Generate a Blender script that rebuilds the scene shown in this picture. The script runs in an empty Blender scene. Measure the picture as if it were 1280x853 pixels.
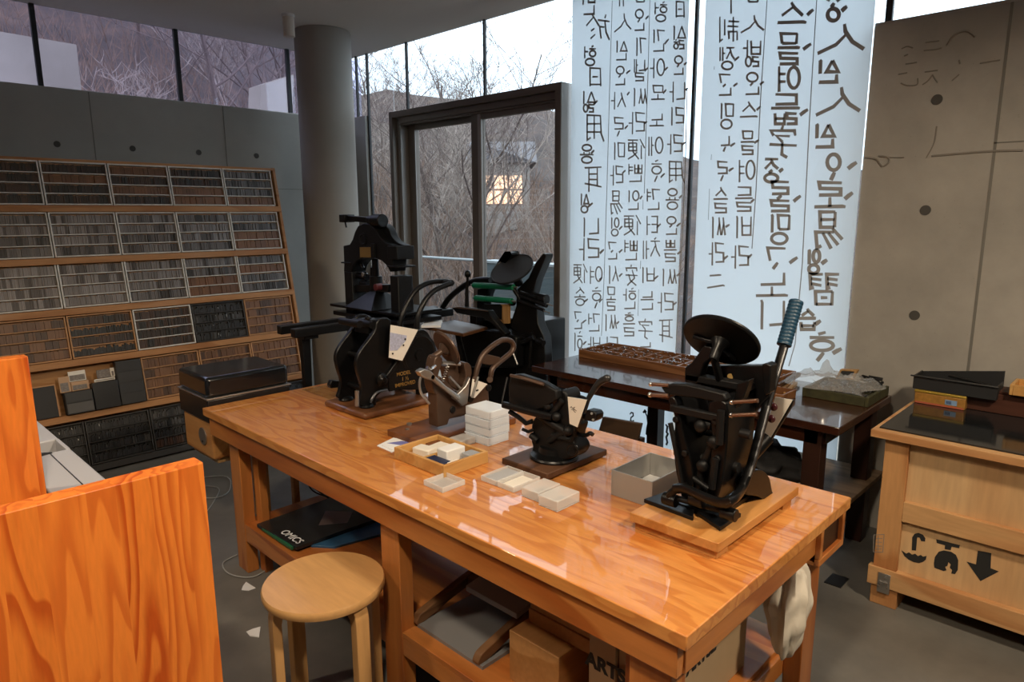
import bpy, math, random
from mathutils import Vector, Matrix
random.seed(7)
SC = bpy.context.scene
COL = SC.collection
PI = math.pi

# ------------------------------------------------------------------ camera
F_PX, YAW, PIT, ROL, EYE = 853.333, math.radians(44.281), math.radians(10.547), math.radians(-0.280), 1.60
_fw = Vector((math.cos(YAW)*math.cos(PIT), math.sin(YAW)*math.cos(PIT), -math.sin(PIT)))
_r0 = Vector((math.sin(YAW), -math.cos(YAW), 0)); _u0 = _r0.cross(_fw)
_c, _s = math.cos(ROL), math.sin(ROL)
CR, CU = _c*_r0 + _s*_u0, -_s*_r0 + _c*_u0
cam_data = bpy.data.cameras.new('camera'); cam = bpy.data.objects.new('camera', cam_data); COL.objects.link(cam)
cam_data.sensor_width = 36.0; cam_data.lens = 24.0; cam_data.clip_end = 600
cam.matrix_world = Matrix(((CR.x, CU.x, -_fw.x, 0), (CR.y, CU.y, -_fw.y, 0), (CR.z, CU.z, -_fw.z, EYE), (0, 0, 0, 1)))
SC.camera = cam

# ------------------------------------------------------------------ colour management, sky, lamps
SC.view_settings.view_transform = 'Standard'; SC.view_settings.look = 'None'
SC.view_settings.exposure = 0.0; SC.view_settings.gamma = 1.0; SC.view_settings.use_curve_mapping = False
world = bpy.data.worlds.new('sky'); SC.world = world; world.use_nodes = True
_n = world.node_tree.nodes; _l = world.node_tree.links
_bg = _n['Background']; _tc = _n.new('ShaderNodeTexCoord'); _sx = _n.new('ShaderNodeSeparateXYZ'); _rp = _n.new('ShaderNodeValToRGB')
_l.new(_tc.outputs['Generated'], _sx.inputs[0]); _l.new(_sx.outputs['Z'], _rp.inputs[0])
_rp.color_ramp.elements[0].position = 0.0; _rp.color_ramp.elements[0].color = (0.62, 0.78, 0.92, 1)
_rp.color_ramp.elements[1].position = 0.35; _rp.color_ramp.elements[1].color = (0.86, 0.94, 1.0, 1)
_l.new(_rp.outputs[0], _bg.inputs[0]); _bg.inputs[1].default_value = 3.0

def lamp(name, kind, loc, energy, color, size=0.3, target=None, size_y=None, spot=None):
    d = bpy.data.lights.new(name, kind); d.energy = energy; d.color = color
    if kind == 'AREA':
        d.size = size
        if size_y: d.shape = 'RECTANGLE'; d.size_y = size_y
    else: d.shadow_soft_size = size
    if spot: d.spot_size = math.radians(spot); d.spot_blend = 0.6
    o = bpy.data.objects.new(name, d); COL.objects.link(o); o.location = loc
    if target is not None: o.rotation_euler = (Vector(target) - Vector(loc)).to_track_quat('-Z', 'Y').to_euler()
    return o
WARM = (1.0, 0.82, 0.60)
lamp('ceiling_lamp', 'SPOT', (0.0, 0.4, 2.9), 195, WARM, 0.12, (0.3, 0.9, 0.6), spot=120)
lamp('ceiling_lamp', 'SPOT', (1.6, -0.9, 2.9), 260, WARM, 0.12, (1.9, 0.3, 0.5), spot=125)
lamp('ceiling_lamp', 'SPOT', (-0.6, 2.6, 2.9), 95, WARM, 0.12, (0.2, 2.6, 0.6), spot=125)

# ------------------------------------------------------------------ measuring: a pixel of the photo on a plane of the room
def at(u, v, x=None, y=None, z=None):
    d = CR*((u-640)/F_PX) - CU*((v-426.5)/F_PX) + _fw
    t = x/d.x if x is not None else y/d.y if y is not None else (z-EYE)/d.z
    return Vector((d.x*t, d.y*t, EYE + d.z*t))

# ------------------------------------------------------------------ mesh helpers
class MB:
    def __init__(s): s.v = []; s.f = []
    def add(s, vs, fs):
        o = len(s.v); s.v += [tuple(p) for p in vs]; s.f += [tuple(i+o for i in f) for f in fs]; return s
    def box(s, x0, x1, y0, y1, z0, z1):
        if x0 > x1: x0, x1 = x1, x0
        if y0 > y1: y0, y1 = y1, y0
        if z0 > z1: z0, z1 = z1, z0
        return s.add([(x0,y0,z0),(x1,y0,z0),(x1,y1,z0),(x0,y1,z0),(x0,y0,z1),(x1,y0,z1),(x1,y1,z1),(x0,y1,z1)],
                     [(3,2,1,0),(4,5,6,7),(0,1,5,4),(1,2,6,5),(2,3,7,6),(3,0,4,7)])
    def beam(s, p, q, w, h, up=(0,0,1)):
        p, q = Vector(p), Vector(q); a = (q-p).normalized(); u = Vector(up)
        if abs(a.dot(u)) > .99: u = Vector((0,1,0))
        b = a.cross(u).normalized(); c = b.cross(a)
        vs = [e + b*(i*w/2) + c*(j*h/2) for e in (p, q) for i, j in ((-1,-1),(1,-1),(1,1),(-1,1))]
        return s.add(vs, [(0,1,2,3),(7,6,5,4),(4,5,1,0),(5,6,2,1),(6,7,3,2),(7,4,0,3)])
    def prism(s, pts, off):
        pts = [Vector(p) for p in pts]; off = Vector(off); n = len(pts)
        nrm = Vector((0,0,0))
        for i in range(n): nrm += pts[i].cross(pts[(i+1) % n])
        if nrm.dot(off) > 0: pts = pts[::-1]
        vs = pts + [p+off for p in pts]
        return s.add(vs, [tuple(range(n)), tuple(range(2*n-1, n-1, -1))] + [(i, i+n, (i+1) % n + n, (i+1) % n) for i in range(n)])
    def tube(s, pts, r, n=10, caps=True, flat=1.0):
        pts = [Vector(p) for p in pts]; m = len(pts)
        rs = r if isinstance(r, (list, tuple)) else [r]*m
        t0 = (pts[1]-pts[0]).normalized(); u = t0.orthogonal().normalized()
        rings = []
        for i in range(m):
            t = (pts[min(i+1, m-1)] - pts[max(i-1, 0)]).normalized()
            u = (u - t*u.dot(t)).normalized(); w = t.cross(u)
            rings.append([pts[i] + (u*math.cos(2*PI*k/n) + w*math.sin(2*PI*k/n)*flat)*rs[i] for k in range(n)])
        fs = [(i*n+k, i*n+(k+1) % n, (i+1)*n+(k+1) % n, (i+1)*n+k) for i in range(m-1) for k in range(n)]
        if caps: fs += [tuple(range(n-1, -1, -1)), tuple(range((m-1)*n, m*n))]
        return s.add([p for g in rings for p in g], fs)
    def cyl(s, p, q, r, r2=None, n=20): return s.tube([p, q], [r, r if r2 is None else r2], n)
    def lathe(s, prof, org, axis=(0,0,1), n=28):
        a = Vector(axis).normalized(); u = a.orthogonal().normalized(); w = a.cross(u); org = Vector(org)
        m = len(prof); vs = [org + a*h + (u*math.cos(2*PI*k/n) + w*math.sin(2*PI*k/n))*max(r, 1e-5) for r, h in prof for k in range(n)]
        fs = [(i*n+k, i*n+(k+1) % n, (i+1)*n+(k+1) % n, (i+1)*n+k) for i in range(m-1) for k in range(n)]
        return s.add(vs, fs + [tuple(range(n-1, -1, -1)), tuple(range((m-1)*n, m*n))])
    def ball(s, c, r, sc=(1,1,1), n=14, m=9):
        c = Vector(c); vs = []; fs = []
        for i in range(m+1):
            for k in range(n):
                th = PI*min(max(i, .02), m-.02)/m
                vs.append(c + Vector((math.sin(th)*math.cos(2*PI*k/n)*sc[0], math.sin(th)*math.sin(2*PI*k/n)*sc[1], -math.cos(th)*sc[2]))*r)
        fs = [(i*n+k, i*n+(k+1) % n, (i+1)*n+(k+1) % n, (i+1)*n+k) for i in range(m) for k in range(n)]
        return s.add(vs, fs + [tuple(range(n-1, -1, -1)), tuple(range(m*n, (m+1)*n))])
    def build(s, name, mat, parent=None, bevel=0.0, seg=2, angle=35):
        me = bpy.data.meshes.new(name)
        org = root_loc(parent)
        me.from_pydata([(a-org[0], b-org[1], c-org[2]) for a, b, c in s.v], [], s.f); me.update()
        for p in me.polygons: p.use_smooth = True
        me.set_sharp_from_angle(angle=math.radians(angle))
        o = bpy.data.objects.new(name, me); COL.objects.link(o)
        for m_ in (mat if isinstance(mat, (list, tuple)) else [mat]): me.materials.append(m_)
        if parent is not None: o.parent = parent
        if bevel:
            b = o.modifiers.new('bevel', 'BEVEL'); b.width = bevel; b.segments = seg; b.limit_method = 'ANGLE'; b.angle_limit = math.radians(40)
            b.harden_normals = False
        return o
def root_loc(o):
    v = Vector((0,0,0))
    while o is not None: v = v + o.location; o = o.parent
    return v
def curve(pts, k=6, closed=False):
    pts = [Vector(p) for p in pts]; n = len(pts); out = []
    rng = range(n) if closed else range(n-1)
    for i in rng:
        g = lambda j: pts[j % n] if closed else pts[min(max(j, 0), n-1)]
        a, b, c, d = g(i-1), g(i), g(i+1), g(i+2)
        for j in range(k):
            t = j/k
            out.append(0.5*((2*b) + (c-a)*t + (2*a-5*b+4*c-d)*t*t + (3*b-a-3*c+d)*t**3))
    if not closed: out.append(pts[-1])
    return out
def thing(name, label, cat, loc=(0,0,0), group=None):
    o = bpy.data.objects.new(name, None); COL.objects.link(o); o.location = loc; o.empty_display_size = .1
    return tag(o, label, cat, group)
def tag(o, label, cat, group=None, kind=None):
    if label: o['label'] = label
    if cat: o['category'] = cat
    if group: o['group'] = group
    if kind: o['kind'] = kind
    return o
def struct(name, mb, mat, label=None, parent=None, bevel=0):
    o = mb.build(name, mat, parent, bevel); o['kind'] = 'structure'
    if parent is None: o['label'] = label or name.replace('_', ' '); o['category'] = name.split('_')[0]
    return o
def dup(root, loc=None, label=None, group=None):
    r = root.copy(); COL.objects.link(r)
    if loc is not None: r.location = loc
    if label: r['label'] = label
    if group: r['group'] = group
    for ch in list(root.children):
        c = ch.copy(); COL.objects.link(c); c.parent = r
        for g in list(ch.children):
            d = g.copy(); COL.objects.link(d); d.parent = c
    return r
def text_mesh(name, body, mat, parent, origin, ax, ay, size, depth=.0006, align='CENTER', bold=0.0):
    cu = bpy.data.curves.new(name, 'FONT'); cu.body = body; cu.size = 1.0; cu.align_x = align; cu.align_y = 'CENTER'; cu.extrude = .5; cu.offset = bold
    t = bpy.data.objects.new(name, cu); COL.objects.link(t)
    bpy.context.view_layer.update()
    me = bpy.data.meshes.new_from_object(t.evaluated_get(bpy.context.evaluated_depsgraph_get()))
    bpy.data.objects.remove(t); bpy.data.curves.remove(cu)
    ax = Vector(ax).normalized(); ay = Vector(ay).normalized(); az = ax.cross(ay); org = Vector(origin) - root_loc(parent)
    for v in me.vertices: v.co = org + ax*(v.co.x*size) + ay*(v.co.y*size) + az*((v.co.z+.5)*depth)
    me.materials.clear(); me.materials.append(mat); me.name = name
    o = bpy.data.objects.new(name, me); COL.objects.link(o); o.parent = parent
    return o

# ------------------------------------------------------------------ materials
def mat_base(name):
    m = bpy.data.materials.new(name); m.use_nodes = True
    return m, m.node_tree.nodes, m.node_tree.links, m.node_tree.nodes['Principled BSDF']
def plain(name, col, rough=.5, metal=0.0, spec=.5, noise=0.0, scale=20, bump=0.0, coat=0.0, alpha=None, trans=0.0, sheen=0.0):
    m, n, l, b = mat_base(name)
    b.inputs['Base Color'].default_value = (*col, 1); b.inputs['Roughness'].default_value = rough; b.inputs['Metallic'].default_value = metal
    b.inputs['Specular IOR Level'].default_value = spec; b.inputs['Coat Weight'].default_value = coat; b.inputs['Coat Roughness'].default_value = .08
    if trans: b.inputs['Transmission Weight'].default_value = trans
    if noise or bump:
        tc = n.new('ShaderNodeTexCoord'); nz = n.new('ShaderNodeTexNoise'); nz.inputs['Scale'].default_value = scale; nz.inputs['Detail'].default_value = 6
        l.new(tc.outputs['Object'], nz.inputs['Vector'])
        if noise:
            mx = n.new('ShaderNodeMix'); mx.data_type = 'RGBA'
            mx.inputs['A'].default_value = (*[c*(1-noise) for c in col], 1); mx.inputs['B'].default_value = (*[min(1, c*(1+noise)) for c in col], 1)
            l.new(nz.outputs['Fac'], mx.inputs['Factor']); l.new(mx.outputs['Result'], b.inputs['Base Color'])
        if bump:
            bp = n.new('ShaderNodeBump'); bp.inputs['Strength'].default_value = bump; bp.inputs['Distance'].default_value = .002
            l.new(nz.outputs['Fac'], bp.inputs['Height']); l.new(bp.outputs[0], b.inputs['Normal'])
    return m
def wood(name, c1, c2, axis='x', scale=1.0, rough=.45, coat=0.0, rings=9.0, c3=None, planks=None, warp=1.2, coat_rough=.06, stretch=.12, spec=.25, tint_amt=.4):
    """cathedral grain running along an axis; planks=(axis, width) shifts the figure and tint board by board"""
    m, n, l, b = mat_base(name)
    tc = n.new('ShaderNodeTexCoord'); vec = tc.outputs['Object']
    tint = None
    if planks:
        sp = n.new('ShaderNodeSeparateXYZ'); l.new(vec, sp.inputs[0])
        dv = n.new('ShaderNodeMath'); dv.operation = 'DIVIDE'; dv.inputs[1].default_value = planks[1]; l.new(sp.outputs[planks[0].upper()], dv.inputs[0])
        fl = n.new('ShaderNodeMath'); fl.operation = 'FLOOR'; l.new(dv.outputs[0], fl.inputs[0])
        wn = n.new('ShaderNodeTexWhiteNoise'); wn.noise_dimensions = '1D'; l.new(fl.outputs[0], wn.inputs['W'])
        sc_ = n.new('ShaderNodeVectorMath'); sc_.operation = 'SCALE'; sc_.inputs['Scale'].default_value = 7.0; l.new(wn.outputs['Color'], sc_.inputs[0])
        ad = n.new('ShaderNodeVectorMath'); ad.operation = 'ADD'; l.new(vec, ad.inputs[0]); l.new(sc_.outputs[0], ad.inputs[1]); vec = ad.outputs[0]
        tint = wn.outputs['Value']
    mp = n.new('ShaderNodeMapping'); k = {'x': (stretch, 1, 1), 'y': (1, stretch, 1), 'z': (1, 1, stretch)}[axis]
    mp.inputs['Scale'].default_value = tuple(c*scale for c in k); l.new(vec, mp.inputs[0])
    n1 = n.new('ShaderNodeTexNoise'); n1.inputs['Scale'].default_value = 3.0; n1.inputs['Detail'].default_value = 2; l.new(mp.outputs[0], n1.inputs['Vector'])
    mu = n.new('ShaderNodeMath'); mu.operation = 'MULTIPLY'; mu.inputs[1].default_value = rings*warp; l.new(n1.outputs['Fac'], mu.inputs[0])
    fr = n.new('ShaderNodeMath'); fr.operation = 'FRACT'; l.new(mu.outputs[0], fr.inputs[0])
    r1 = n.new('ShaderNodeValToRGB'); l.new(fr.outputs[0], r1.inputs[0])
    e = r1.color_ramp.elements; e[0].position = 0; e[0].color = (*c1, 1); e[1].position = .78; e[1].color = (*c2, 1)
    x_ = e.new(.35); x_.color = (*c1, 1); x_ = e.new(.93); x_.color = (*c2, 1); x_ = e.new(1.0); x_.color = (*c1, 1)
    n2 = n.new('ShaderNodeTexNoise'); n2.inputs['Scale'].default_value = 60; n2.inputs['Detail'].default_value = 3; l.new(mp.outputs[0], n2.inputs['Vector'])
    mx = n.new('ShaderNodeMix'); mx.data_type = 'RGBA'; mx.blend_type = 'MULTIPLY'; mx.inputs['Factor'].default_value = .35
    l.new(r1.outputs[0], mx.inputs['A']); l.new(n2.outputs['Fac'], mx.inputs['B']); out = mx.outputs['Result']
    if tint is not None:
        m2 = n.new('ShaderNodeMix'); m2.data_type = 'RGBA'; m2.blend_type = 'MIX'
        ma = n.new('ShaderNodeMath'); ma.operation = 'MULTIPLY'; ma.inputs[1].default_value = tint_amt; l.new(tint, ma.inputs[0])
        l.new(ma.outputs[0], m2.inputs['Factor']); l.new(out, m2.inputs['A']); m2.inputs['B'].default_value = (*(c3 or c2), 1); out = m2.outputs['Result']
    l.new(out, b.inputs['Base Color']); b.inputs['Roughness'].default_value = rough; b.inputs['Specular IOR Level'].default_value = spec
    b.inputs['Coat Weight'].default_value = coat; b.inputs['Coat Roughness'].default_value = coat_rough
    return m
def glass_thin(name, tint=(1,1,1), refl=1.0):
    m, n, l, b = mat_base(name); n.remove(b)
    t = n.new('ShaderNodeBsdfTransparent'); t.inputs[0].default_value = (*tint, 1)
    g = n.new('ShaderNodeBsdfGlossy'); g.inputs['Roughness'].default_value = 0.01; g.inputs[0].default_value = (refl, refl, refl, 1)
    f = n.new('ShaderNodeFresnel'); ge = n.new('ShaderNodeNewGeometry'); mi = n.new('ShaderNodeMapRange')
    mi.inputs['To Min'].default_value = 1.5; mi.inputs['To Max'].default_value = 1/1.5      # same reflectance on both faces of the sheet
    l.new(ge.outputs['Backfacing'], mi.inputs['Value']); l.new(mi.outputs[0], f.inputs['IOR'])
    x = n.new('ShaderNodeMixShader'); l.new(f.outputs[0], x.inputs[0]); l.new(t.outputs[0], x.inputs[1]); l.new(g.outputs[0], x.inputs[2])
    l.new(x.outputs[0], n['Material Output'].inputs[0]); return m
def concrete(name, c1, c2, scale=1.2, rough=.75, spots=True, coat=0.0):
    m, n, l, b = mat_base(name); tc = n.new('ShaderNodeTexCoord')
    a = n.new('ShaderNodeTexNoise'); a.inputs['Scale'].default_value = scale; a.inputs['Detail'].default_value = 9; a.inputs['Roughness'].default_value = .62; l.new(tc.outputs['Object'], a.inputs['Vector'])
    r = n.new('ShaderNodeValToRGB'); l.new(a.outputs['Fac'], r.inputs[0]); e = r.color_ramp.elements
    e[0].position = .32; e[0].color = (*c1, 1); e[1].position = .68; e[1].color = (*c2, 1)
    out = r.outputs[0]
    if spots:
        v = n.new('ShaderNodeTexVoronoi'); v.inputs['Scale'].default_value = 26; l.new(tc.outputs['Object'], v.inputs['Vector'])
        q = n.new('ShaderNodeValToRGB'); l.new(v.outputs['Distance'], q.inputs[0]); w = q.color_ramp.elements
        w[0].position = .03; w[0].color = (.55, .55, .55, 1); w[1].position = .07; w[1].color = (1, 1, 1, 1)
        x = n.new('ShaderNodeMix'); x.data_type = 'RGBA'; x.blend_type = 'MULTIPLY'; x.inputs['Factor'].default_value = .5; l.new(out, x.inputs['A']); l.new(q.outputs[0], x.inputs['B']); out = x.outputs['Result']
    l.new(out, b.inputs['Base Color']); b.inputs['Roughness'].default_value = rough
    bp = n.new('ShaderNodeBump'); bp.inputs['Strength'].default_value = .25; bp.inputs['Distance'].default_value = .004
    l.new(a.outputs['Fac'], bp.inputs['Height']); l.new(bp.outputs[0], b.inputs['Normal'])
    return m
def thin_plastic(name, col, clear, rough=.3):
    m, n, l, b = mat_base(name); b.inputs['Base Color'].default_value = (*col, 1); b.inputs['Roughness'].default_value = rough
    t = n.new('ShaderNodeBsdfTransparent'); t.inputs[0].default_value = (*[c**.3 for c in col], 1); x = n.new('ShaderNodeMixShader'); x.inputs[0].default_value = 1-clear
    l.new(t.outputs[0], x.inputs[1]); l.new(b.outputs[0], x.inputs[2]); l.new(x.outputs[0], n['Material Output'].inputs[0]); return m
M = {}
M['floor'] = concrete('floor_concrete', (.085, .08, .072), (.19, .178, .155), 1.4, .5)
M['wall_l'] = concrete('grey_concrete', (.28, .272, .248), (.37, .36, .33), .9, .8)
M['wall_r'] = concrete('warm_concrete', (.27, .255, .23), (.42, .395, .355), 1.5, .8)
M['column'] = concrete('column_concrete', (.27, .25, .22), (.34, .315, .28), .8, .7)
M['pale_concrete'] = concrete('pale_concrete', (.24, .21, .17), (.36, .32, .265), .9, .8)
M['joint'] = plain('joint', (.165, .158, .14), .9)
M['crack'] = plain('crack', (.215, .195, .17), .9)
M['hole'] = plain('tie_hole', (.07, .066, .06), .9)
M['ceil'] = plain('ceiling_paint', (.66, .655, .64), .9)
M['mull'] = plain('black_mullion', (.008, .008, .009), .5)
M['glass_haze'] = glass_thin('haze_tinted_glass', (.80, .79, .92))  # blue haze and sky reflection put into the pane's tint
M['glass'] = glass_thin('window_glass', (.93, .96, .98))
M['alu'] = plain('bronze_aluminium', (.155, .13, .108), .42, .4)
M['alu_l'] = plain('pale_aluminium', (.33, .31, .29), .4, .5)
M['pine'] = wood('orange_pine', (.78, .21, .028), (.52, .085, .008), 'z', 2.6, .42, .2, 10, planks=('x', .062), c3=(.80, .24, .036), coat_rough=.25, stretch=.13)
M['table'] = wood('varnished_pine_top', (.73, .29, .068), (.57, .18, .034), 'y', 2.3, .4, 1.0, 9, planks=('x', .075), c3=(.78, .36, .10), coat_rough=.025, stretch=.16)
M['table_y'] = wood('varnished_pine_rail', (.60, .22, .055), (.42, .12, .025), 'y', 1.1, .35, .5, 6, coat_rough=.12)
M['table_z'] = wood('varnished_pine_leg', (.60, .22, .055), (.44, .13, .028), 'z', 1.1, .38, .4, 6, coat_rough=.15)
M['table_x'] = wood('varnished_pine_end', (.60, .22, .055), (.42, .12, .025), 'x', 1.1, .35, .5, 6, coat_rough=.12)
M['stool'] = wood('birch_ply', (.66, .37, .145), (.60, .31, .11), 'y', .9, .38, .25, 4, coat_rough=.2)
M['stool_z'] = wood('birch_leg', (.66, .37, .145), (.58, .31, .11), 'z', .9, .38, .25, 4, coat_rough=.2)
M['crate'] = wood('crate_plywood', (.68, .44, .225), (.61, .36, .17), 'z', .8, .55, 0, 4)
M['crate_y'] = wood('crate_batten', (.63, .36, .16), (.52, .25, .10), 'y', 1.2, .5, 0, 6)
M['crate_z'] = wood('crate_post', (.60, .31, .125), (.47, .20, .07), 'z', 1.2, .5, 0, 7)
M['brown'] = wood('dark_lacquered_wood', (.055, .017, .008), (.030, .009, .005), 'y', 1.0, .2, .8, 5, coat_rough=.06)
M['brown_z'] = wood('dark_wood_leg', (.035, .014, .009), (.018, .008, .006), 'z', 1.0, .4, 0, 5)
M['rack'] = wood('rack_pine', (.50, .24, .095), (.40, .17, .06), 'x', 1.3, .5, .1, 6)
M['case'] = wood('type_case_wood', (.46, .235, .10), (.36, .165, .06), 'x', 2.0, .5, 0, 5)
M['iron'] = plain('black_enamelled_iron', (.0045, .0045, .005), .34, 0, .3, .3, 30, .15)
M['iron_m'] = plain('dull_black_iron', (.006, .006, .0065), .5, .05, .3, .3, 40, .2)
M['steel'] = plain('worn_steel', (.42, .41, .39), .35, .9, .5, .15, 30)
M['chrome'] = plain('bright_steel', (.68, .67, .66), .18, 1.0)
M['brass'] = plain('brass_plate', (.42, .27, .09), .4, .7)
M['bronze'] = plain('brown_enamel', (.085, .050, .034), .38, .35, .5, .15, 25)
M['gold'] = plain('gold_lettering', (.36, .20, .05), .4, .3)
M['card'] = plain('cream_card', (.76, .71, .63), .7)
M['white'] = plain('white_paper', (.80, .80, .80), .7)
M['ink'] = plain('blue_ink', (.09, .10, .30), .8)
M['blackink'] = plain('black_ink', (.012, .012, .012), .7)
M['green'] = plain('green_roller', (.0, .13, .055), .4)
M['frost'] = thin_plastic('frosted_plastic', (.80, .87, .95), .22)
M['milky'] = thin_plastic('milky_plastic', (.82, .88, .95), .12)
M['sheetglass'] = glass_thin('green_glass_sheet', (.95, .99, .98))
M['black'] = plain('black_plastic', (.010, .010, .011), .3, 0, .5)
M['smoke'] = plain('smoky_black_cover', (.008, .009, .011), .12, 0, .6)
M['grip'] = plain('blue_rubber_grip', (.006, .040, .078), .45)
M['rubber'] = plain('black_rubber', (.012, .012, .013), .7)
# ------------------------------------------------------------------ the room
XW, YW, CZ, WT = 3.65, 5.66, 3.0, 2.46
struct('floor', MB().box(-3.4, XW+.03, -3.4, YW+.25, -.1, 0), M['floor'], 'dark grey polished concrete floor')
struct('ceiling', MB().box(-3.4, XW+.06, -3.4, YW+.08, CZ, CZ+.2), M['ceil'], 'flat grey painted ceiling over the workshop')
wl = struct('wall_left', MB().box(-3.4, XW+.25, YW, YW+.25, -.1, WT), M['wall_l'], 'low grey concrete wall behind the type rack')
for x in (.55, 1.54, 2.49, 3.45): MB().box(x-.003, x+.003, YW-.0015, YW, 0, WT).build('panel_joint', M['joint'], wl)
MB().box(-3.4, XW, YW-.0015, YW, 1.82, 1.825).build('panel_joint', M['joint'], wl)
for x in (.35, .83, 1.31, 1.79, 2.27, 2.745, 3.22):
    for z in (2.09, 1.6, .9): MB().cyl((x, YW-.002, z), (x, YW+.01, z), .021).build('tie_hole', M['hole'], wl)
wr = struct('wall_right', MB().box(XW, XW+.22, -3.4, 1.166, -.1, WT), M['wall_r'], 'brown grey concrete wall behind the crate')
MB().box(XW-.0015, XW, .629, .640, 0, WT).build('panel_joint', M['joint'], wr)
MB().box(XW-.0015, XW, -3.3, .64, 1.890, 1.895).build('panel_joint', M['joint'], wr)
for y in (.875, .40, -.08):
    for z in (2.098, 1.608, 1.115, .6): MB().cyl((XW-.002, y, z), (XW+.01, y, z), .023).build('tie_hole', M['hole'], wr)
def scratch(px, r=.0035, nm='scratch'):
    MB().tube(curve([at(u, v, x=XW-.0005) for u, v in px], 4), r, 5).build(nm, M['crack'], wr)
scratch([(1184,57),(1190,47),(1200,40),(1210,39),(1219,46)], .005)
scratch([(1171,158),(1168,178),(1158,197)], .003)
scratch([(1081,197),(1095,199),(1100,205),(1104,208),(1111,203),(1110,197),(1098,195)], .0045)
scratch([(1110,197),(1130,197)], .003); scratch([(1165,195),(1200,192),(1240,189),(1279,188)], .005)
for a in ([(1127,61),(1134,58),(1141,60)], [(1130,70),(1135,68)], [(1132,80),(1140,79),(1146,78)], [(1157,53),(1174,51)], [(1155,63),(1168,62),(1177,60)],
          [(1123,93),(1134,91)], [(1126,104),(1134,107),(1146,106),(1147,98)], [(1156,90),(1172,88)], [(1166,93),(1160,101),(1153,106)], [(1166,94),(1172,103)], [(1190,101),(1199,93)], [(1199,75),(1200,80)], [(1225,79),(1250,75)]):
    scratch(a, .003, 'faint_mark')
struct('wall_back', MB().box(-3.6, -3.4, -3.4, YW, -.1, CZ), M['wall_l'])
struct('wall_near', MB().box(-3.4, XW, -3.6, -3.4, -.1, CZ), M['wall_r'])
struct('wall_corner', MB().box(XW, XW+.05, 5.385, YW, -.1, WT), M['wall_l'], 'narrow concrete strip between the round column and the glass corner')
col = struct('trim_column', MB().lathe([(.215, 0), (.215, 2.985), (.209, 2.987), (.209, 3.0)], (3.03, 5.0, 0), n=64), M['column'], 'thick round concrete column in the corner')
# clerestory strip over the left wall
w1 = struct('window_1', MB().box(-3.4, XW+.2, YW+.06, YW+.07, WT-.02, CZ+.02), M['glass_haze'], 'long strip window above the left concrete wall')
for x in (-.55, .36, 1.271, 2.192, 3.112): MB().box(x-.015, x+.015, YW+.045, YW+.075, WT, CZ).build('mullion', M['mull'], w1)
MB().box(-3.4, XW+.2, YW+.03, YW+.1, WT, WT+.012).build('sill_bead', M['alu_l'], w1)
# glazing of the window wall
GX = XW+.035
g = MB(); g.box(GX, GX+.01, 5.00, YW+.06, WT-.02, CZ+.02); g.box(GX, GX+.01, 5.00, 5.375, 0, WT-.02)
g.box(GX, GX+.01, 3.0, 5.00, WT-.01, CZ+.02); g.box(GX, GX+.01, 1.166, 3.0, 0, CZ+.02); g.box(GX, GX+.01, -3.4, 1.166, WT, CZ+.02)
w2 = struct('window_2', g, M['glass'], 'tall glass wall with black joints around the sliding door')
for y, z0, w in ((5.543, WT, .017), (5.375, 0, .018), (4.803, WT, .017), (3.864, WT, .017), (2.125, 0, .018), (1.118, WT, .03)):
    MB().box(GX-.006, GX+.014, y-w/2, y+w/2, z0, CZ).build('mullion', M['mull'], w2)
MB().box(GX-.03, GX+.03, 5.385, YW, WT, WT+.012).build('sill_bead', M['alu_l'], w2)
MB().box(GX-.03, GX+.03, -3.4, 1.166, WT, WT+.014).build('sill_bead', M['alu_l'], w2)
# sliding door in its deep metal box
d1 = struct('door_1', MB().box(3.55, 3.75, 3.012, 3.06, 0, 2.44).box(3.55, 3.75, 4.845, 4.89, 0, 2.44).box(3.55, 3.75, 3.06, 4.845, 2.392, 2.44)
            .box(3.55, 3.75, 3.06, 4.845, 0, .05), M['alu'], 'bronze aluminium sliding door in a deep box frame', bevel=.002)
MB().box(3.60, 3.75, 4.80, 4.845, .05, 2.392).box(3.60, 3.75, 3.06, 3.085, .05, 2.392).build('lit_reveal', M['alu_l'], d1)  # paler metal stands in for light on the inner jamb faces
MB().box(3.551, 3.75, 3.005, 3.012, 0, 2.44).build('side_cladding', M['alu_l'], d1, .001)
MB().box(3.585, 3.75, 3.06, 4.80, 2.345, 2.392).box(3.60, 3.63, 3.06, 4.80, 2.33, 2.345).build('head_track', M['alu'], d1, .002)
def leaf(x, y0, y1, a, b, name):
    l = MB().box(x, x+.04, y0, y0+a, .05, 2.36).box(x, x+.04, y1-b, y1, .05, 2.36).box(x, x+.04, y0+a, y1-b, 2.292, 2.36).box(x, x+.04, y0+a, y1-b, .05, .13).build('sliding_leaf', M['alu'], d1, .002)
    MB().box(x+.015, x+.022, y0+a, y1-b, .13, 2.292).build('pane', M['glass'], l)
    MB().box(x-.003, x+.002, y0+a-.012, y0+a, .13, 2.292).box(x-.003, x+.002, y1-b, y1-b+.012, .13, 2.292).build('glazing_bead', M['alu_l'], l)
leaf(3.675, 3.93, 4.80, .075, .10, 'far'); leaf(3.615, 3.06, 3.945, .045, .115, 'near')
MB().box(3.608, 3.614, 3.835, 3.868, .13, 2.33).build('door_pull', M['alu_l'], d1, .002)
# ceiling spot fixture
cl = thing('ceiling_spotlight', 'small white cylindrical ceiling light beside the round column', 'ceiling light', (2.611, 4.75, 3.0))
MB().lathe([(.045, -.02), (.045, 0)], (2.611, 4.75, 3.0)).build('mounting_plate', M['ceil'], cl)
MB().lathe([(.036, -.15), (.040, -.148), (.040, -.02), (.03, -.018)], (2.611, 4.75, 3.0)).build('lamp_can', plain('cream_metal', (.62, .57, .50), .5), cl)
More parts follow.
